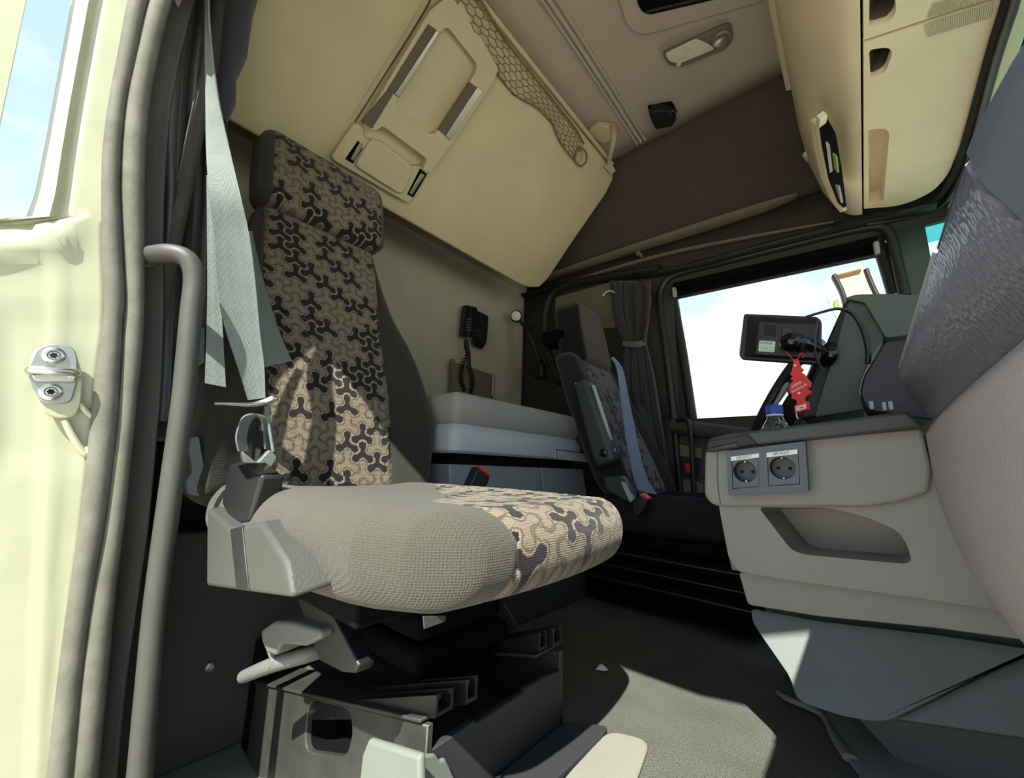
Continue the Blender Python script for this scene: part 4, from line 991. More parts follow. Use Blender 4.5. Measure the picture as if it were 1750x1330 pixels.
lathe('pivot_cap', PY(1032, 774, 1.402), (0, -1, 0), [(0.016, 0), (0.016, 0.006), (0.012, 0.009), (0.004, 0.010)], 'black_gloss', ar, n=16)
# hinge cover and red-topped buckle at the driver's hip
hc = [PY(1030, 815, 1.46), PY(1060, 812, 1.46), PY(1078, 840, 1.46), PY(1082, 856, 1.46), PY(1070, 858, 1.46), PY(1035, 838, 1.46)]
prism('hinge_cover', hc, (0, 0.05, 0), 'armrest_green', dv, bevel=0.008, seg=3)
prism('hinge_trim', [PY(1060, 824, 1.455), PY(1067, 824, 1.455), PY(1083, 853, 1.455), PY(1076, 860, 1.455)], (0, 0.02, 0), 'bunk_board', dv, bevel=0.003)
db = prism('buckle', [PY(1080, 862, 1.40), PY(1092, 848, 1.40), PY(1106, 854, 1.40), PY(1094, 880, 1.40), PY(1082, 884, 1.40)], (0, 0.05, 0), 'black_plastic', dv, bevel=0.004)
prism('release_button', [PY(1091, 845, 1.405), PY(1095, 843, 1.405), PY(1107, 852, 1.405), PY(1103, 856, 1.405)], (0, 0.04, 0), 'red_plastic', db, bevel=0.002)

# ================================================================== SMALLER THINGS
# ------------------------------------------------------------------ door striker on the jamb
XS = XB + 0.006
J = lambda x, y, d=0.0: PX(x, y, XS + d)
sk = thing('door_striker', 'metal door striker plate with loop and two torx screws on the cream jamb', 'door striker', J(88, 660))
prism('mount_pad', rounded([J(60, 596), J(90, 590), J(128, 600), J(141, 640), J(139, 690), J(128, 714), J(96, 716), J(76, 708), J(50, 660), J(46, 632)], 0.012), (0.004, 0, 0), 'body_paint', sk, bevel=0.002)
prism('striker_plate', rounded([J(62, 596, .004), J(88, 587, .004), J(126, 594, .004), J(133, 612, .004), J(131, 655, .004), J(121, 690, .004), J(70, 690, .004), J(50, 660, .004), J(47, 632, .004)], 0.010), (0.004, 0, 0), 'brushed_plate', sk, bevel=0.0015)
for (x, y) in ((92, 608), (87, 670)):
    c = J(x, y, .008)
    s_ = lathe('screw', c, (1, 0, 0), [(0.0125, 0), (0.0125, 0.002), (0.010, 0.004), (0.007, 0.004), (0.006, 0.002), (0.0001, 0.002)], 'steel', sk, n=20)
    star = [c + V(0.0045, math.cos(a) * (0.0048 if k % 2 == 0 else 0.003), math.sin(a) * (0.0048 if k % 2 == 0 else 0.003)) for k, a in enumerate(np.arange(12) * math.pi / 6)]
    prism('torx_socket', star, (-0.002, 0, 0), 'black_groove', s_, bevel=0)
pa = [J(52, 634, .008), J(58, 632, .022), J(90, 634, .026), J(126, 637, .022), J(129, 643, .008)]
tube('striker_loop', pa, 0.0062, 'steel', sk, n=12)
prism('loop_plate', rounded([J(52, 640, .009), J(128, 645, .009), J(128, 654, .009), J(60, 652, .009)], 0.004), (0.006, 0, 0), 'steel', sk, bevel=0.002)
# raised wire cover running from the striker to the seal
tube('cable_cover', [J(110, 718, -.002), J(124, 745, -.002), J(140, 770, -.002), J(148, 776, -.002), J(153, 764, -.002)], 0.0048, 'body_paint', sk, n=8)
tube('cable_cover', [J(136, 690, -.002), J(150, 706, -.002), J(162, 714, -.002)], 0.0042, 'body_paint', sk, n=8)

# ------------------------------------------------------------------ long grab handle at the door opening
gh = thing('grab_handle', 'long grey tubular grab handle beside the open door frame', 'grab handle', PX(262, 1030, -0.87))
hp = [PX(244, 438, -0.94), PX(262, 436, -0.915), PX(290, 433, -0.89), PX(316, 440, -0.875), PX(329, 458, -0.87), PX(332, 485, -0.87), PX(327, 532, -0.87), PX(320, 610, -0.87), PX(311, 700, -0.87), PX(289, 860, -0.87), PX(267, 1030, -0.87), PX(253, 1175, -0.87), PX(239, 1330, -0.87), PX(226, 1470, -0.87)]
tube('handle_tube', hp, 0.0160, 'handle_grey', gh, n=20, k=10)
lathe('mount_collar', PX(246, 438, -0.935), hp[2] - hp[0], [(0.020, -0.006), (0.021, 0.0), (0.019, 0.006), (0.016, 0.010)], 'rubber_seal', gh, n=18)

# ------------------------------------------------------------------ curtain by the near pillar
def curtain(name, left, right, X, m, par, folds, amp, th=0.003, rows=40, cols=60, ph=0.0):
    ys_ = np.linspace(left[0][1], left[-1][1], rows); grid = []
    for y in ys_:
        xl = yint(left, y); xr = yint(right, y); row = []
        for t in np.linspace(0, 1, cols):
            XX = X + amp * math.sin(t * folds * 2 * math.pi + ph + 0.6 * math.sin(y * 0.01)) + 0.3 * amp * math.sin(t * folds * 5 + y * 0.02)
            row.append(PX(xl + (xr - xl) * t, y, XX))
        grid.append(row)
    return sheet(name, grid, m, par, th=th, off=0)
ct = thing('window_curtain', 'dark gathered curtain hanging behind the near seat belt', 'curtain', PX(330, 600, -0.98))
curtain('curtain_drape', [(318, -60), (312, 60), (300, 200), (286, 420), (276, 640), (270, 700)], [(405, -60), (402, 20), (388, 110), (390, 160), (380, 400), (370, 640), (360, 700)], -1.07, 'curtain_cloth', ct, 3.0, 0.030)
curtain('curtain_lining', [(296, -60), (284, 60), (272, 200), (262, 420), (256, 640), (252, 720)], [(322, -60), (318, 60), (308, 200), (300, 420), (292, 640), (288, 720)], -1.0, 'curtain_grey', ct, 1.6, 0.010, ph=1.0, cols=30)
prism('curtain_hem', [PX(318, 560, -1.02), PX(350, 560, -1.02), PX(350, 620, -1.02), PX(330, 632, -1.02), PX(300, 600, -1.02)], (-0.004, 0, 0), 'curtain_grey', ct, bevel=0.001)
rp = PX(392, 60, -0.95)
lathe('curtain_gather', PX(385, 130, -1.06), (0, 0, 1), [(0.02, -0.12), (0.03, -0.06), (0.022, 0), (0.034, 0.08), (0.03, 0.2), (0.035, 0.3)], 'curtain_cloth', ct, n=14)

# ------------------------------------------------------------------ near seat belt
sbt = thing('seat_belt', 'pale grey webbing seat belt hanging from the door pillar with its tongue in the buckle', 'seat belt', PX(420, 690, -0.90))
def bx_(y): return float(np.interp(y, [-60, 300, 700], [-0.93, -0.90, -0.90]))
Lm = [(351, -60), (351, 60), (352, 160), (353, 260), (358, 340), (365, 400), (372, 494), (384, 558), (406, 626), (424, 684)]
Rm = [(355, -60), (358, 40), (372, 160), (394, 260), (412, 340), (425, 400), (435, 475), (444, 569), (451, 626), (453, 680)]
ribbon('belt_strap', [PX(x, y, bx_(y) - 0.03 * (y < 300)) for x, y in Lm], [PX(x, y, bx_(y)) for x, y in Rm], 'belt_webbing', sbt, th=0.003, bulge=0.004)
L2 = [(353, 300), (354, 400), (354, 520), (350, 655)]
R2 = [(366, 300), (370, 400), (378, 520), (386, 662)]
ribbon('belt_return', [PX(x, y, -0.95) for x, y in L2], [PX(x, y, -0.945) for x, y in R2], 'belt_webbing', sbt, th=0.003)
L3 = [(426, 395), (436, 468), (444, 560), (451, 628)]
R3 = [(430, 395), (446, 468), (474, 560), (498, 617)]
ribbon('belt_fold', [PX(x, y, -0.915) for x, y in L3], [PX(x, y, -0.97) for x, y in R3], 'belt_webbing', sbt, th=0.003)
# tongue (latch plate), hoop and webbing end
tp = [PX(366, 690, -0.885), PX(400, 691, -0.885), PX(428, 692, -0.89), PX(450, 688, -0.89), PX(466, 682, -0.885), PX(474, 681, -0.885)]
tube('latch_plate', tp, [0.0030, 0.0035, 0.0045, 0.0065, 0.0075, 0.0055], 'steel', sbt, n=12)
hoop = [PX(416, 772, -0.90), PX(412, 745, -0.90), PX(424, 714, -0.905), PX(446, 711, -0.91), PX(457, 730, -0.915), PX(460, 768, -0.915)]
ribbon('belt_hoop', [p + V(0.006, -0.010, 0) for p in hoop], [p + V(-0.006, 0.010, 0) for p in hoop], 'curtain_grey', sbt, th=0.004)
tn = rounded([PX(413, 770, -0.885), PX(440, 792, -0.885), PX(462, 768, -0.885), PX(474, 782, -0.885), PX(458, 806, -0.885), PX(436, 806, -0.885), PX(418, 792, -0.885)], 0.006)
prism('belt_tongue', tn, (-0.016, 0, 0), 'brushed_plate', sbt, bevel=0.004, seg=3)
tube('belt_tail', [PX(457, 700, -0.90), PX(461, 735, -0.90), PX(467, 772, -0.895)], 0.003, 'belt_webbing', sbt, n=8)
prism('belt_stop', [PX(453, 694, -0.893), PX(463, 692, -0.893), PX(465, 709, -0.893), PX(455, 710, -0.893)], (-0.008, 0, 0), 'curtain_grey', sbt, bevel=0.002)
# retractor bracket low behind the handle
rb_ = prism('belt_retractor', rounded([PX(320, 752, -0.98), PX(340, 744, -0.98), PX(358, 850, -0.98), PX(322, 846, -0.98), PX(318, 822, -0.98), PX(330, 806, -0.98)], 0.006), (-0.02, 0, 0), 'curtain_grey', bevel=0.003)
tag(rb_, 'grey plastic belt retractor cover low behind the grab handle', 'belt retractor')

# ------------------------------------------------------------------ ceiling fittings
hz = ZC + 0.012
H_ = lambda x, y, z=hz: PZ(x, y, z)
rh = thing('roof_hatch', 'roof hatch with moulded cream frame and dark blind', 'roof hatch', H_(1150, 5))
fo = rounded([H_(1040, -60), H_(1072, 45), H_(1098, 58), H_(1320, -6), H_(1300, -90)], 0.06)
hi = rounded([H_(1078, -40), H_(1092, 12), H_(1106, 24), H_(1262, -12), H_(1240, -80)], 0.03)
hf = plate_holes('hatch_frame', fo, [hi], (0, 0, -0.014), 'ceiling_cloth', rh, bevel=0.006, seg=2)
prism('hatch_blind', [p + V(0, 0, -0.004) for p in hi], (0, 0, 0.003), 'black_matte', rh, bevel=0)
tube('blind_pull', [H_(1104, 20, hz - 0.004), H_(1170, 4, hz - 0.004), H_(1252, -16, hz - 0.004)], 0.006, 'black_plastic', rh, n=8)
lz = ZC + 0.004
cl_ = thing('ceiling_lamp', 'oblong ceiling lamp with clear ribbed lens and round reading spot', 'ceiling lamp', PZ(1190, 80, lz))
lo = rounded([PZ(1131, 88, lz), PZ(1142, 82, lz), PZ(1238, 38, lz), PZ(1250, 38, lz), PZ(1253, 62, lz), PZ(1240, 80, lz), PZ(1165, 110, lz), PZ(1142, 108, lz)], 0.025)
prism('lamp_housing', lo, (0, 0, -0.016), 'pocket_vinyl', cl_, bevel=0.006, seg=3)
prism('lamp_lens', rounded([PZ(1136, 90, lz - .018), PZ(1190, 64, lz - .018), PZ(1212, 74, lz - .018), PZ(1222, 82, lz - .018), PZ(1164, 106, lz - .018), PZ(1144, 104, lz - .018)], 0.015), (0, 0, -0.008), 'lamp_lens', cl_, bevel=0.003)
c = PZ(1232, 66, lz - 0.016)
lathe('reading_spot', c, (0, 0, -1), [(0.036, 0), (0.035, 0.006), (0.028, 0.010), (0.018, 0.006), (0.004, 0.003)], 'aluminium', cl_, n=20)
lathe('lamp_button', PZ(1160, 108, lz - .016), (0, 0, -1), [(0.011, 0), (0.010, 0.006), (0.004, 0.007)], 'lamp_white', cl_, n=12)
bb = thing('ceiling_sensor', 'small black box fixed to the ceiling near the side wall', 'sensor', PZ(1133, 190, ZC))
prism('sensor_body', rounded([PZ(1108, 184, ZC), PZ(1120, 176, ZC), PZ(1145, 176, ZC), PZ(1156, 192, ZC), PZ(1148, 204, ZC), PZ(1120, 210, ZC)], 0.012), (0, 0, -0.045), 'black_plastic', bb, bevel=0.008, seg=3)
prism('sensor_base', rounded([PZ(1106, 180, ZC + .005), PZ(1148, 172, ZC + .005), PZ(1158, 190, ZC + .005), PZ(1118, 202, ZC + .005)], 0.01), (0, 0, -0.012), 'black_matte', bb, bevel=0.003)
lathe('sensor_eye', PZ(1150, 190, ZC - 0.03), (1, 0.2, -0.2), [(0.014, -0.01), (0.014, 0.008), (0.010, 0.012), (0.003, 0.012)], 'black_gloss', bb, n=14)

# coat buttons on the far ledge
for (x, y, lab) in ((956, 468, 'pale coat button on the far ledge below the bunk corner'), (1095, 437, 'pale coat button on the far ledge above the dark curtain'), (1381, 271, 'small pale round button on the dark side wall by the overhead cabinet')):
    Y = 2.19 if y > 300 else 2.06
    o = lathe('coat_button', PY(x, y, Y + 0.02), (-0.1, -1, 0.1), [(0.012, -0.01), (0.013, 0.02), (0.016, 0.03), (0.012, 0.038), (0.003, 0.04)], 'wall_olive' if y > 300 else 'lamp_white', n=14)
    tag(o, lab, 'coat button', 'coat buttons on the side wall')
# soft dark stowage loop on the wall cloth
o = prism('wall_strap', rounded([PN(1318, 272, (0, 1.97, 2.15), (0, .64, .77)), PN(1340, 272, (0, 1.97, 2.15), (0, .64, .77)), PN(1352, 312, (0, 1.97, 2.15), (0, .64, .77)), PN(1330, 318, (0, 1.97, 2.15), (0, .64, .77))], 0.01), (0, -0.008, -0.01), 'wall_dark', bevel=0.003)
tag(o, 'dark cloth tab on the brown side wall near the overhead cabinet', 'cloth tab')

# ------------------------------------------------------------------ rear wall: control handset, cord, pouch, reading lamp
XW = XR + 0.035
R_ = lambda x, y, d=0.0: PX(x, y, XW + d)
ph_ = thing('wall_handset', 'black bunk control panel with corded handset on the rear wall', 'handset', R_(808, 600))
prism('control_panel', rounded([R_(808, 530), R_(832, 541), R_(829, 585), R_(822, 598), R_(806, 590)], 0.02), (0.02, 0, 0), 'black_plastic', ph_, bevel=0.006, seg=3)
prism('handset_cradle', rounded([R_(789, 523, .01), R_(799, 524, .01), R_(797, 578, .01), R_(784, 576, .01)], 0.015), (0.03, 0, 0), 'black_plastic', ph_, bevel=0.008, seg=3)
hs = prism('handset', rounded([R_(799, 524, .035), R_(811, 528, .035), R_(805, 578, .035), R_(794, 577, .035)], 0.015), (0.03, 0, 0), 'black_plastic', ph_, bevel=0.01, seg=3)
for i in range(5):
    for j in range(3):
        box('key', R_(799 + j * 3.0 - i * 0.4, 545 + i * 4.6 + j * 0.7, .068), (0.006, 0.009, 0.008), 'curtain_grey', hs, bevel=0.001)
for i in range(2):
    for j in range(3):
        box('panel_key', R_(812 + j * 4.4, 564 + i * 8 + j * 1.8, .022), (0.006, 0.012, 0.012), 'bunk_box_dark', ph_, bevel=0.001)
cord = [R_(796, 580, .05), R_(797, 592, .05), R_(800, 604, .05), R_(801, 625, .05), R_(807, 650, .04), R_(804, 672, .03)]
coil = spline(cord, 60); cc = []
for i, p in enumerate(coil):
    a = i * 0.62; r_ = 0.011 * min(1, i / 30)
    cc.append(p + V(math.cos(a) * r_, math.sin(a) * r_, 0))
tube('coiled_cord', cc, 0.005, 'black_plastic', ph_, n=6, smooth=False)
cord2 = [R_(800, 602, .05), R_(790, 625, .05), R_(788, 648, .04), R_(794, 668, .03)]
coil = spline(cord2, 50); cc = [p + V(math.cos(i * 0.62) * 0.010, math.sin(i * 0.62) * 0.010, 0) for i, p in enumerate(coil)]
tube('coiled_cord', cc, 0.005, 'black_plastic', ph_, n=6, smooth=False)
po = thing('wall_pouch', 'flat vinyl storage pouch on the rear wall above the mattress', 'pouch', R_(810, 670))
prism('pouch_panel', [R_(769, 617, .01), R_(790, 624, .01), R_(841, 641, .01), R_(841, 700, .01), R_(768, 690, .01)], (0.012, 0, 0), 'pocket_vinyl', po, bevel=0.003)
prism('pouch_tab', [R_(769, 614, .012), R_(774, 615, .012), R_(776, 660, .012), R_(769, 660, .012)], (0.02, 0, 0), 'pocket_vinyl', po, bevel=0.003)
tube('pouch_rod', [R_(843, 638, .03), R_(841, 676, .03)], 0.006, 'aluminium', po, n=8, smooth=False)
rl = thing('reading_lamp', 'gooseneck reading lamp with white head in the rear corner', 'reading lamp', PY(922, 632, 2.19))
tube('gooseneck', [PY(922, 628, 2.15), PY(914, 595, 2.08), PY(900, 565, 2.03), PY(890, 550, 2.02)], [0.013, 0.011, 0.010, 0.010], 'black_plastic', rl, n=10)
hd = lathe('lamp_head', PY(883, 541, 2.02), (0.55, -0.75, -0.35), [(0.036, -0.02), (0.044, 0.0), (0.042, 0.016), (0.032, 0.020)], 'black_plastic', rl, n=18)
lathe('lamp_face', PY(882, 540, 1.995), (0.55, -0.75, -0.35), [(0.034, 0.0), (0.034, 0.010), (0.022, 0.014), (0.003, 0.014)], 'lamp_white', hd, n=8)
box('lamp_base', PY(922, 634, 2.17), (0.08, 0.06, 0.11), 'black_plastic', rl, bevel=0.02, seg=3)

# ------------------------------------------------------------------ far side: niche behind the driver, curtain, belt, handle
nd = tube('trim_21', [fy(958, 655, 2.2), fy(938, 610, 2.2), (fy(931, 575, 2.2)), fy(934, 530, 2.2), fy(948, 500, 2.2), fy(985, 484, 2.2), fy(1060, 470, 2.2), fy(1128, 460, 2.2)], 0.036, 'trim_black', n=12, flat=0.7); struct(nd)
o = prism('trim_22', [fy(948, 508, 2.235), fy(1050, 480, 2.235), fy(1050, 560, 2.235), fy(950, 565, 2.235)], (0, 0.02, 0), 'wall_olive', bevel=0.004); struct(o)
fcu = thing('driver_curtain', 'dark curtain gathered by a tie band beside the driver window', 'curtain', fy(1090, 850, 2.15))
def fcurt(name, left, right, Y, m, folds, amp, rows=36, cols=44):
    grid = []
    for y in np.linspace(left[0][1], left[-1][1], rows):
        xl = yint(left, y); xr = yint(right, y)
        grid.append([PY(xl + (xr - xl) * t, y, Y + amp * math.sin(t * folds * 6.283 + 0.5 * math.sin(y * 0.02))) for t in np.linspace(0, 1, cols)])
    return sheet(name, grid, m, fcu, th=0.003, off=0)
fcurt('curtain_drape', [(1042, 480), (1046, 540), (1066, 585), (1060, 640), (1062, 700), (1078, 780), (1096, 850)], [(1112, 478), (1110, 540), (1104, 585), (1118, 640), (1128, 700), (1140, 780), (1148, 850)], 2.14, 'curtain_cloth', 4, 0.022)
fcurt('curtain_front', [(1090, 480), (1088, 520), (1086, 585)], [(1104, 474), (1114, 510), (1103, 585)], 2.10, 'wall_dark', 1, 0.012, 14, 16)
ribbon('tie_band', [fy(1064, 582, 2.10), fy(1085, 584, 2.08), fy(1106, 580, 2.10)], [fy(1065, 592, 2.10), fy(1086, 594, 2.08), fy(1104, 590, 2.10)], 'curtain_grey', fcu, th=0.006)
o = tube('hook_wire', [fy(1030, 506, 2.12), fy(1036, 499, 2.12), fy(1043, 497, 2.12), fy(1050, 500, 2.115)], 0.0045, 'label_white', n=6)
tag(o, 'short white bent wire hook above the driver headrest', 'hook')
dbl = thing('driver_seat_belt', 'blue grey webbing seat belt running down the driver backrest', 'seat belt', PY(1100, 845, 1.9))
Lb = [(1044, 612), (1054, 630), (1062, 690), (1072, 760), (1084, 815), (1092, 838)]
Rb_ = [(1048, 610), (1064, 632), (1076, 690), (1090, 760), (1104, 815), (1122, 845)]
ribbon('belt_strap', [PN(x, y, (-0.585, 0, 0.40), (1, 0, 0.44)) for x, y in Lb], [PN(x, y, (-0.585, 0, 0.40), (1, 0, 0.44)) for x, y in Rb_], 'belt_dark', dbl, th=0.004, bulge=0.006)
prism('belt_anchor', [PY(1090, 836, 1.84), PY(1122, 846, 1.9), PY(1112, 852, 1.86), PY(1092, 846, 1.84)], (0, 0.03, -0.01), 'aluminium', dbl, bevel=0.003)
o = tube('far_pillar_cover', [fy(1118, 850, 2.12), fy(1108, 780, 2.12), fy(1098, 720, 2.12), fy(1090, 690, 2.13)], [0.07, 0.06, 0.035, 0.012], 'curtain_cloth', n=14)
tag(o, 'dark rounded pillar cover behind the driver seat belt', 'pillar cover')
fg = thing('driver_grab_handle', 'black grab handle on the driver door frame beyond the console', 'grab handle', fy(1185, 845, 2.16))
tube('handle_bar', [fy(1156, 722, 2.2), fy(1165, 717, 2.16), fy(1175, 720, 2.15), fy(1180, 735, 2.15), fy(1183, 780, 2.15), fy(1186, 848, 2.15)], 0.012, 'black_plastic', fg, n=12)
box('handle_foot', fy(1157, 724, 2.22), (0.04, 0.05, 0.05), 'black_plastic', fg, bevel=0.008)
dm = thing('door_marker', 'small red marker light on the driver door edge', 'marker light', fy(1175, 805, 2.2))
prism('marker_body', rounded([fy(1165, 786, 2.2), fy(1192, 790, 2.2), fy(1192, 815, 2.2), fy(1167, 812, 2.2)], 0.006), (0, 0.02, 0), 'black_plastic', dm, bevel=0.003)
prism('marker_lens', rounded([fy(1170, 792, 2.19), fy(1179, 793, 2.19), fy(1180, 809, 2.19), fy(1172, 808, 2.19)], 0.004), (0, 0.012, 0), 'red_plastic', dm, bevel=0.002)
for a, b in (((1160, 760), (1198, 784)), ((1166, 820), (1200, 852))):
    o = prism('trim_23', [fy(a[0], a[1], 2.215), fy(b[0], a[1] + 6, 2.215), fy(b[0], b[1], 2.215), fy(a[0] + 2, b[1] - 4, 2.215)], (0, 0.02, 0), 'wall_olive', bevel=0.004); struct(o)
# roller blind at the top of the far window
rbk = thing('roller_blind', 'black roller blind part drawn down at the top of the driver window', 'blind', fy(1330, 470, 2.25))
prism('blind_fabric', [fy(1150, 484, 2.262), fy(1502, 405, 2.262), fy(1506, 436, 2.262), fy(1153, 512, 2.262)], (0, 0.004, 0), 'black_matte', rbk, bevel=0)
tube('blind_bar', [fy(1153, 510, 2.258), fy(1330, 472, 2.258), fy(1506, 435, 2.258)], 0.010, 'trim_black', rbk, n=10)
tube('blind_roller', [fy(1152, 490, 2.25), fy(1330, 450, 2.25), fy(1500, 412, 2.25)], 0.022, 'black_matte', rbk, n=14)
for x, y in ((1153, 500), (1498, 424)):
    box('blind_end', fy(x, y, 2.245), (0.02, 0.03, 0.06), 'bunk_board', rbk, bevel=0.006)

# ------------------------------------------------------------------ outside mirror
mi = thing('outside_mirror', 'cream outside mirror seen through the driver window', 'mirror', PY(1450, 545, 2.8))
M_ = lambda x, y, Y=2.8: PY(x, y, Y)
prism('mirror_housing', rounded([M_(1424, 466), M_(1476, 454), M_(1492, 466), M_(1516, 540), M_(1522, 560), M_(1452, 562), M_(1444, 520)], 0.03), (0.0, 0.16, 0), 'mirror_cream', mi, bevel=0.02, seg=3)
prism('mirror_glass', rounded([M_(1408, 478, 2.79), M_(1424, 466, 2.79), M_(1446, 522, 2.79), M_(1452, 560, 2.79), M_(1428, 545, 2.79), M_(1410, 505, 2.79)], 0.03), (0, 0.05, 0), 'label_white', mi, bevel=0.01, seg=2)
prism('mirror_cap', rounded([M_(1428, 464, 2.78), M_(1474, 452, 2.78), M_(1472, 459, 2.78), M_(1430, 470, 2.78)], 0.005), (0, 0.16, 0), 'mirror_cream', mi, bevel=0.004)
tube('mirror_arm', [M_(1480, 460), M_(1492, 490), M_(1510, 520), M_(1540, 524), PY(1560, 515, 2.5), PY(1568, 500, 2.29)], 0.012, 'gasket', mi, n=8)
tube('mirror_seam', [M_(1425, 470, 2.785), M_(1440, 500, 2.785), M_(1450, 540, 2.785)], 0.012, 'trim_black', mi, n=8)
prism('mirror_decal', [M_(1424, 514, 2.782), M_(1432, 510, 2.782), M_(1434, 524, 2.782), M_(1426, 528, 2.782)], (0, 0.004, 0), 'clutter_green', mi, bevel=0)

# ------------------------------------------------------------------ steering wheel and stalk
sw = thing('steering_wheel', 'dark steering wheel behind the console, beyond the water bottle', 'steering wheel', PY(1345, 660, 1.8))
lo_, hi_ = PY(1288, 740, 1.62), PY(1372, 600, 1.62)
e2 = hi_ - lo_; e2[1] = 0; e2 /= np.linalg.norm(e2)
cw = (lo_ + hi_) / 2; cw[1] = 1.83
rim = [cw + V(0, -1, 0) * 0.235 * math.cos(a) + e2 * 0.235 * math.sin(a) for a in np.arange(28) * 2 * math.pi / 28]
tube('wheel_rim', rim, 0.019, 'black_plastic', sw, n=12, k=2, closed=True)
lathe('wheel_hub', cw + V(0.03, 0, -0.02), np.cross(e2, V(0, 1, 0)), [(0.09, -0.03), (0.10, 0.0), (0.08, 0.03), (0.02, 0.035)], 'black_plastic', sw, n=20)
for a in (0.3, 2.84, 4.71):
    p = cw + V(0, -1, 0) * 0.23 * math.cos(a) + e2 * 0.23 * math.sin(a)
    tube('wheel_spoke', [cw + V(0.03, 0, -0.02), p], 0.016, 'black_plastic', sw, n=8, smooth=False)
o = tube('column_stalk', [PY(1348, 655, 1.55), PY(1342, 664, 1.55), PY(1330, 684, 1.55), PY(1318, 702, 1.55)], [0.010, 0.014, 0.010, 0.006], 'bunk_board', n=10, flat=0.7)
tag(o, 'pale column stalk standing out above the blue bottle cap', 'stalk')

# ------------------------------------------------------------------ water bottle
bc = PY(1323, 700, 1.17)
wb = thing('water_bottle', 'clear plastic water bottle with blue cap on the console top', 'bottle', (bc[0], bc[1], 0.60))
cz = bc[2]
lathe('bottle_body', (bc[0], bc[1], 0), (0, 0, 1), [(0.036, cz - 0.235), (0.040, cz - 0.225), (0.040, cz - 0.10), (0.038, cz - 0.075), (0.032, cz - 0.05), (0.020, cz - 0.028), (0.0155, cz - 0.018), (0.0155, cz - 0.004)], 'bottle_pet', wb, n=28)
lathe('bottle_neck_ring', (bc[0], bc[1], cz - 0.017), (0, 0, 1), [(0.0185, 0), (0.0190, 0.002), (0.0175, 0.004)], 'label_white', wb, n=24)
cap = lathe('bottle_cap', (bc[0], bc[1], cz - 0.013), (0, 0, 1), [(0.0175, 0), (0.0180, 0.002), (0.0175, 0.020), (0.0155, 0.0235), (0.004, 0.024)], 'cap_blue', wb, n=28)
for k in range(24):
    a = k * 2 * math.pi / 24
    box('cap_ridge', (bc[0] + 0.0178 * math.cos(a), bc[1] + 0.0178 * math.sin(a), cz - 0.002), (0.0016, 0.0016, 0.016), 'cap_blue', cap, bevel=0.0003)

# ------------------------------------------------------------------ monitor on its mount
YG = 1.26
G = lambda x, y, d=0.0: PY(x, y, YG + d)
gp = thing('dash_monitor', 'black rear-facing dash monitor with pale sticker on a ball mount', 'monitor', G(1335, 612))
prism('monitor_bezel', rounded([G(1271, 536), G(1396, 541), G(1404, 548), G(1402, 612), G(1396, 622), G(1266, 613), G(1263, 606)], 0.008), (0, 0.022, 0), 'black_plastic', gp, bevel=0.004, seg=3)
outer = [G(1277, 540), G(1400, 545), G(1398, 618), G(1271, 610)]
inner_ = [G(1297, 549, -.022), G(1394, 554, -.022), G(1392, 612, -.022), G(1291, 606, -.022)]
shell = loft('back_shell', [outer, inner_], 'black_plastic', gp, angle=20, bevel=0.003)
for i in range(9):
    y = 556 + i * 2.2
    tube('vent_slit', [G(1306, y, -.0225), G(1326, y + 0.9, -.0225)], 0.0007, 'black_groove', shell, n=4, k=2, smooth=False)
for i in range(7):
    lathe('side_button', G(1270 - i * 0.9, 553 + i * 7.4, -.001), (0, -1, 0), [(0.0022, 0), (0.0022, 0.002), (0.0008, 0.003)], 'bunk_board', gp, n=8)
prism('mount_plate', [G(1336, 560, -.0225), G(1357, 561, -.0225), G(1355, 600, -.0225), G(1334, 598, -.0225)], (0, -0.006, 0), 'black_gloss', gp, bevel=0.002)
stk = prism('sticker', rounded([G(1298, 582, -.0228), G(1325.5, 584, -.0228), G(1323.5, 602.5, -.0228), G(1296, 600.5, -.0228)], 0.003), (0, -0.001, 0), 'sticker', gp, bevel=0)
sx = G(1325.5, 584) - G(1298, 582); sy = G(1298, 582) - G(1296, 600.5)
text('sticker_print', 'CAMOS', G(1309, 586.5, -.0242), sx, sy, 0.0085, 'ink', stk)
for (xa, xb, y, r_) in ((1301, 1311, 590.5, .0007), (1300, 1313, 594.5, .0016), (1316, 1318.5, 594.5, .0018), (1299, 1321, 598.6, .0009)):
    tube('sticker_print', [G(xa, y, -.0240), G(xb, y + (xb - xa) * 0.07, -.0240)], r_, 'ink', stk, n=4, k=2, smooth=False, flat=0.3)
lathe('ball_joint', G(1352, 585, -.05), (0.6, -0.6, 0), [(0.004, -0.026), (0.018, -0.02), (0.024, -0.005), (0.024, 0.006), (0.018, 0.02), (0.004, 0.026)], 'black_gloss', gp, n=18)
tube('mount_arm', [G(1350, 584, -.03), G(1362, 586, -.05), G(1380, 590, -.03), G(1398, 598, 0.02), G(1408, 604, 0.06)], [0.014, 0.020, 0.016, 0.015, 0.012], 'black_gloss', gp, n=14)
for t_ in ((1360, 585, -.048), (1368, 587, -.044), (1386, 592, -.012)):
    lathe('arm_collar', G(*t_), (0.8, 0.4, -0.15), [(0.021, -0.004), (0.0225, 0.0), (0.021, 0.004)], 'black_plastic', gp, n=16)
lathe('suction_cup', G(1414, 606, 0.09), (-0.75, -0.6, 0.1), [(0.034, -0.004), (0.033, 0.004), (0.022, 0.014), (0.012, 0.03)], 'black_gloss', gp, n=22)
tube('power_cable', [G(1377, 542, 0.0), G(1400, 535, 0.0), G(1430, 528, 0.02), G(1452, 533, 0.05), G(1468, 550, 0.06), G(1480, 580, 0.06), G(1484, 605, 0.06), G(1483, 622, 0.06)], [0.0035, 0.0035, 0.004, 0.005, 0.0055, 0.006, 0.006, 0.006], 'black_plastic', gp, n=8)
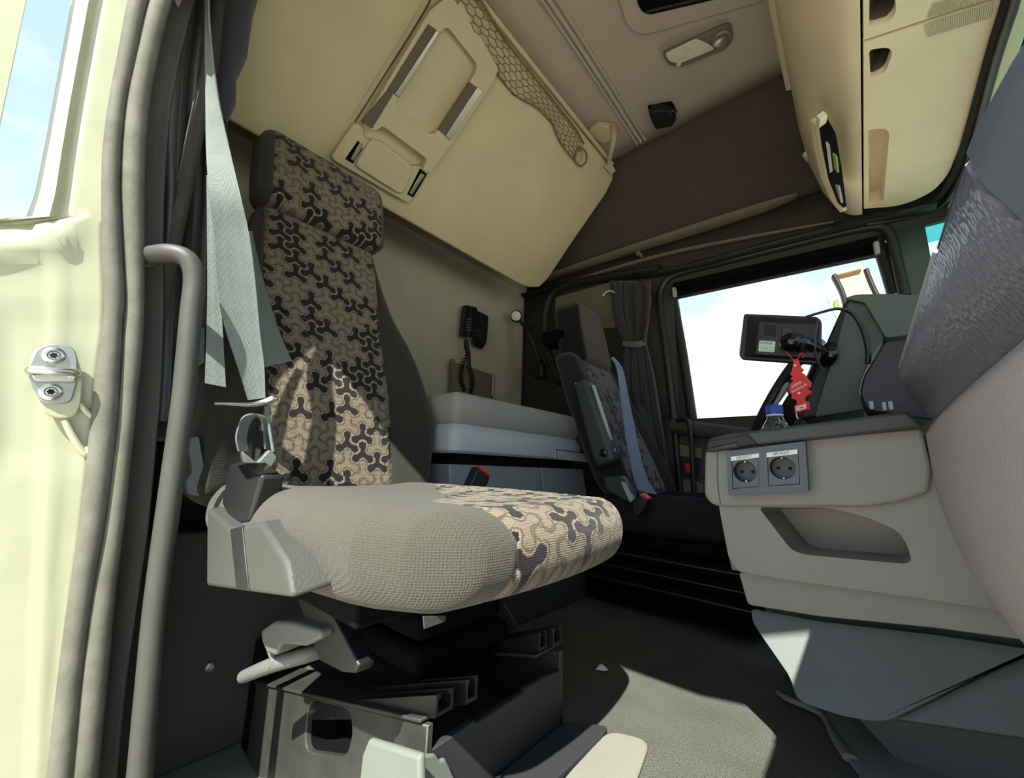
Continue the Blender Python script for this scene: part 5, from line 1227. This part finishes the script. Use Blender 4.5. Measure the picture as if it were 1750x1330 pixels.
tube('loose_wire', [G(1398, 545, -.03), G(1393, 575, -.06), G(1392, 590, -.07), G(1396, 610, -.04), G(1402, 625, -.02), G(1409, 634, -.01)], 0.0022, 'bunk_box_dark', gp, n=6)

# ------------------------------------------------------------------ hanging air freshener
YA = 1.17
A_ = lambda zx, zy, d=0.0: PY(1330 + zx / 11.09, 600 + zy / 11.09, YA + d)
af = thing('air_freshener', 'red tree-shaped card air freshener hanging from the monitor mount', 'air freshener', A_(430, 1180))
tr_ = [(285, 160), (345, 165), (365, 240), (400, 310), (456, 365), (405, 405), (470, 445), (520, 520), (578, 582), (574, 630), (592, 680), (545, 700), (510, 715), (606, 770), (580, 815), (530, 850), (490, 870), (470, 930), (490, 975), (545, 965), (562, 1110), (330, 1178), (312, 1150), (305, 1040), (350, 1010), (355, 950), (330, 920), (270, 908), (237, 880), (272, 835), (205, 785), (210, 690), (245, 600), (288, 560), (226, 520), (280, 485), (220, 440), (262, 370), (275, 290), (285, 220)]
prism('tree_card', [A_(x, y) for x, y in tr_], (0.004, 0.003, 0), 'tree_red', af, bevel=0)
prism('card_edge', [A_(x + 5, y - 2, .0035) for x, y in tr_], (0.003, 0.002, 0), 'tree_edge', af, bevel=0)
prism('name_panel', [A_(332, 1055, -.001), A_(525, 1000, -.001), A_(530, 1090, -.001), A_(336, 1142, -.001)], (0, -0.0006, 0), 'tree_edge', af, bevel=0)
tx = A_(500, 620) - A_(285, 740); ty = A_(285, 620) - A_(330, 780)
tu = A_(420, 590) - A_(270, 690)
text('card_print', 'ARBRE', A_(345, 636, -.0012), tx, V(0, 0, 1), 0.0080, 'tree_edge', af)
text('card_print', 'MAGIQUE', A_(398, 705, -.0012), tx, V(0, 0, 1), 0.0078, 'tree_edge', af)
text('card_print', 'Test', A_(428, 1072, -.0022), A_(525, 1045) - A_(332, 1100), V(0, 0, 1), 0.0062, 'ink', af)
lathe('card_dot', A_(395, 800, -.0004), (0, -1, 0), [(0.0028, 0), (0.0028, 0.0006), (0.0001, 0.0007)], 'tree_edge', af, n=10)
lathe('eyelet', A_(320, 275, -.0004), (0, -1, 0), [(0.0024, 0), (0.0024, 0.0006), (0.0001, 0.0007)], 'label_white', af, n=10)
tube('hanging_string', [A_(140, 0, .0), A_(215, 95, .0), A_(300, 180, .0)], 0.0011, 'string_red', af, n=5)
tube('hanging_string', [A_(365, 165, .0), A_(400, 95, .0), A_(430, 40, .0), A_(490, 80, .0), A_(470, 125, .0), A_(440, 110, .0)], 0.0011, 'string_red', af, n=5)
tube('card_strip', [A_(345, 1175, .0), A_(350, 1240, .0), A_(375, 1290, .0)], 0.0014, 'tree_edge', af, n=5)

# ------------------------------------------------------------------ twin mains sockets on the console
YS = 0.898
S = lambda x, y, d=0.0: PY(x, y, YS + d)
so = thing('socket_panel', 'dark grey double mains socket plate with white labels on the console', 'socket', S(1314, 847))
fr_o = rounded([S(1242, 772), S(1376, 754), S(1382, 840), S(1245, 847)], 0.003)
wins = [rounded([S(1250, 782), S(1296, 776), S(1298, 832), S(1252, 836)], 0.002), rounded([S(1311, 774), S(1364, 768), S(1367, 828), S(1313, 831)], 0.002)]
plate_holes('socket_frame', fr_o, wins, (0, 0.028, 0), 'socket_grey', so, bevel=0.002)
for k, (cx_, cy_, w_) in enumerate(((1273, 806, 1.0), (1337, 800, 1.0))):
    q = wins[k]
    cc_ = S(cx_, cy_, 0.002); rr = 0.0205
    cover = [cc_ + (p - cc_) * 0.97 for p in [V(p[0], cc_[1], p[2]) for p in q]]
    ring = [cc_ + V(math.cos(a), 0, math.sin(a)) * rr for a in np.arange(28) * 2 * math.pi / 28]
    sk_ = plate_holes('socket', cover, [ring], (0, 0.006, 0), 'socket_grey', so, bevel=0.001)
    pocket('socket_well', [p + V(0, 0.005, 0) for p in ring], (0, 0.018, 0), 'socket_dark', sk_, 0.96)
    for s_ in (-1, 1):
        lathe('pin_hole', cc_ + V(s_ * 0.0095, 0.0225, 0), (0, -1, 0), [(0.0034, 0), (0.0034, 0.0006), (0.0001, 0.0008)], 'black_groove', sk_, n=12)
        box('earth_clip', cc_ + V(0, 0.012, s_ * 0.0185), (0.004, 0.014, 0.003), 'steel', sk_, bevel=0.0008)
    lp = ([(1249, 781), (1297, 775), (1297, 782), (1249, 788)], [(1310, 774), (1363, 768), (1363, 776), (1310, 782)])[k]
    lb_ = prism('socket_label', [S(x, y, -.0012) for x, y in lp], (0, 0.001, 0), 'label_white', so, bevel=0)
    m_ = np.mean(np.array(lp), 0)
    text('label_print', '230 VOLT', S(m_[0] - 2, m_[1], -.0016), S(lp[1][0], lp[1][1]) - S(lp[0][0], lp[0][1]), V(0, 0, 1), 0.0062, 'ink', lb_)

# ------------------------------------------------------------------ scrap on the carpet
pc = PZ(1028, 1148, 0.0)
o = mesh('paper_scrap', [pc + V(-.012, -.01, .004), pc + V(.010, -.006, .006), pc + V(.002, .0, .018), pc + V(.014, .012, .004), pc + V(-.010, .010, .012), pc + V(-.002, 0, .002)], [(0, 1, 2), (2, 3, 4), (0, 2, 4), (0, 5, 1), (1, 5, 3), (3, 5, 4), (4, 5, 0), (1, 3, 2)], 'paper', smooth=False)
tag(o, 'tiny crumpled white paper scrap on the dark carpet', 'paper scrap')

# ================================================================== origins: every mesh gets its own base point, parents keep the world place
def base_of(o):
    co = np.empty(len(o.data.vertices) * 3, np.float32); o.data.vertices.foreach_get('co', co); co = co.reshape(-1, 3)
    mn, mx_ = co.min(0), co.max(0)
    return np.array([(mn[0] + mx_[0]) / 2, (mn[1] + mx_[1]) / 2, mn[2]])
LOC = {}
for o in list(SC.objects):
    if o.type == 'EMPTY': LOC[o.name] = np.array(o.location)
    elif o.type == 'MESH':
        b = base_of(o); LOC[o.name] = b
        co = np.empty(len(o.data.vertices) * 3, np.float32); o.data.vertices.foreach_get('co', co)
        o.data.vertices.foreach_set('co', (co.reshape(-1, 3) - b).astype(np.float32).ravel()); o.data.update()
for o in list(SC.objects):
    if o.type == 'MESH':
        o.location = Vector(LOC[o.name])
        if o.parent is not None:
            o.matrix_parent_inverse = Matrix.Translation(-Vector(LOC[o.parent.name]))
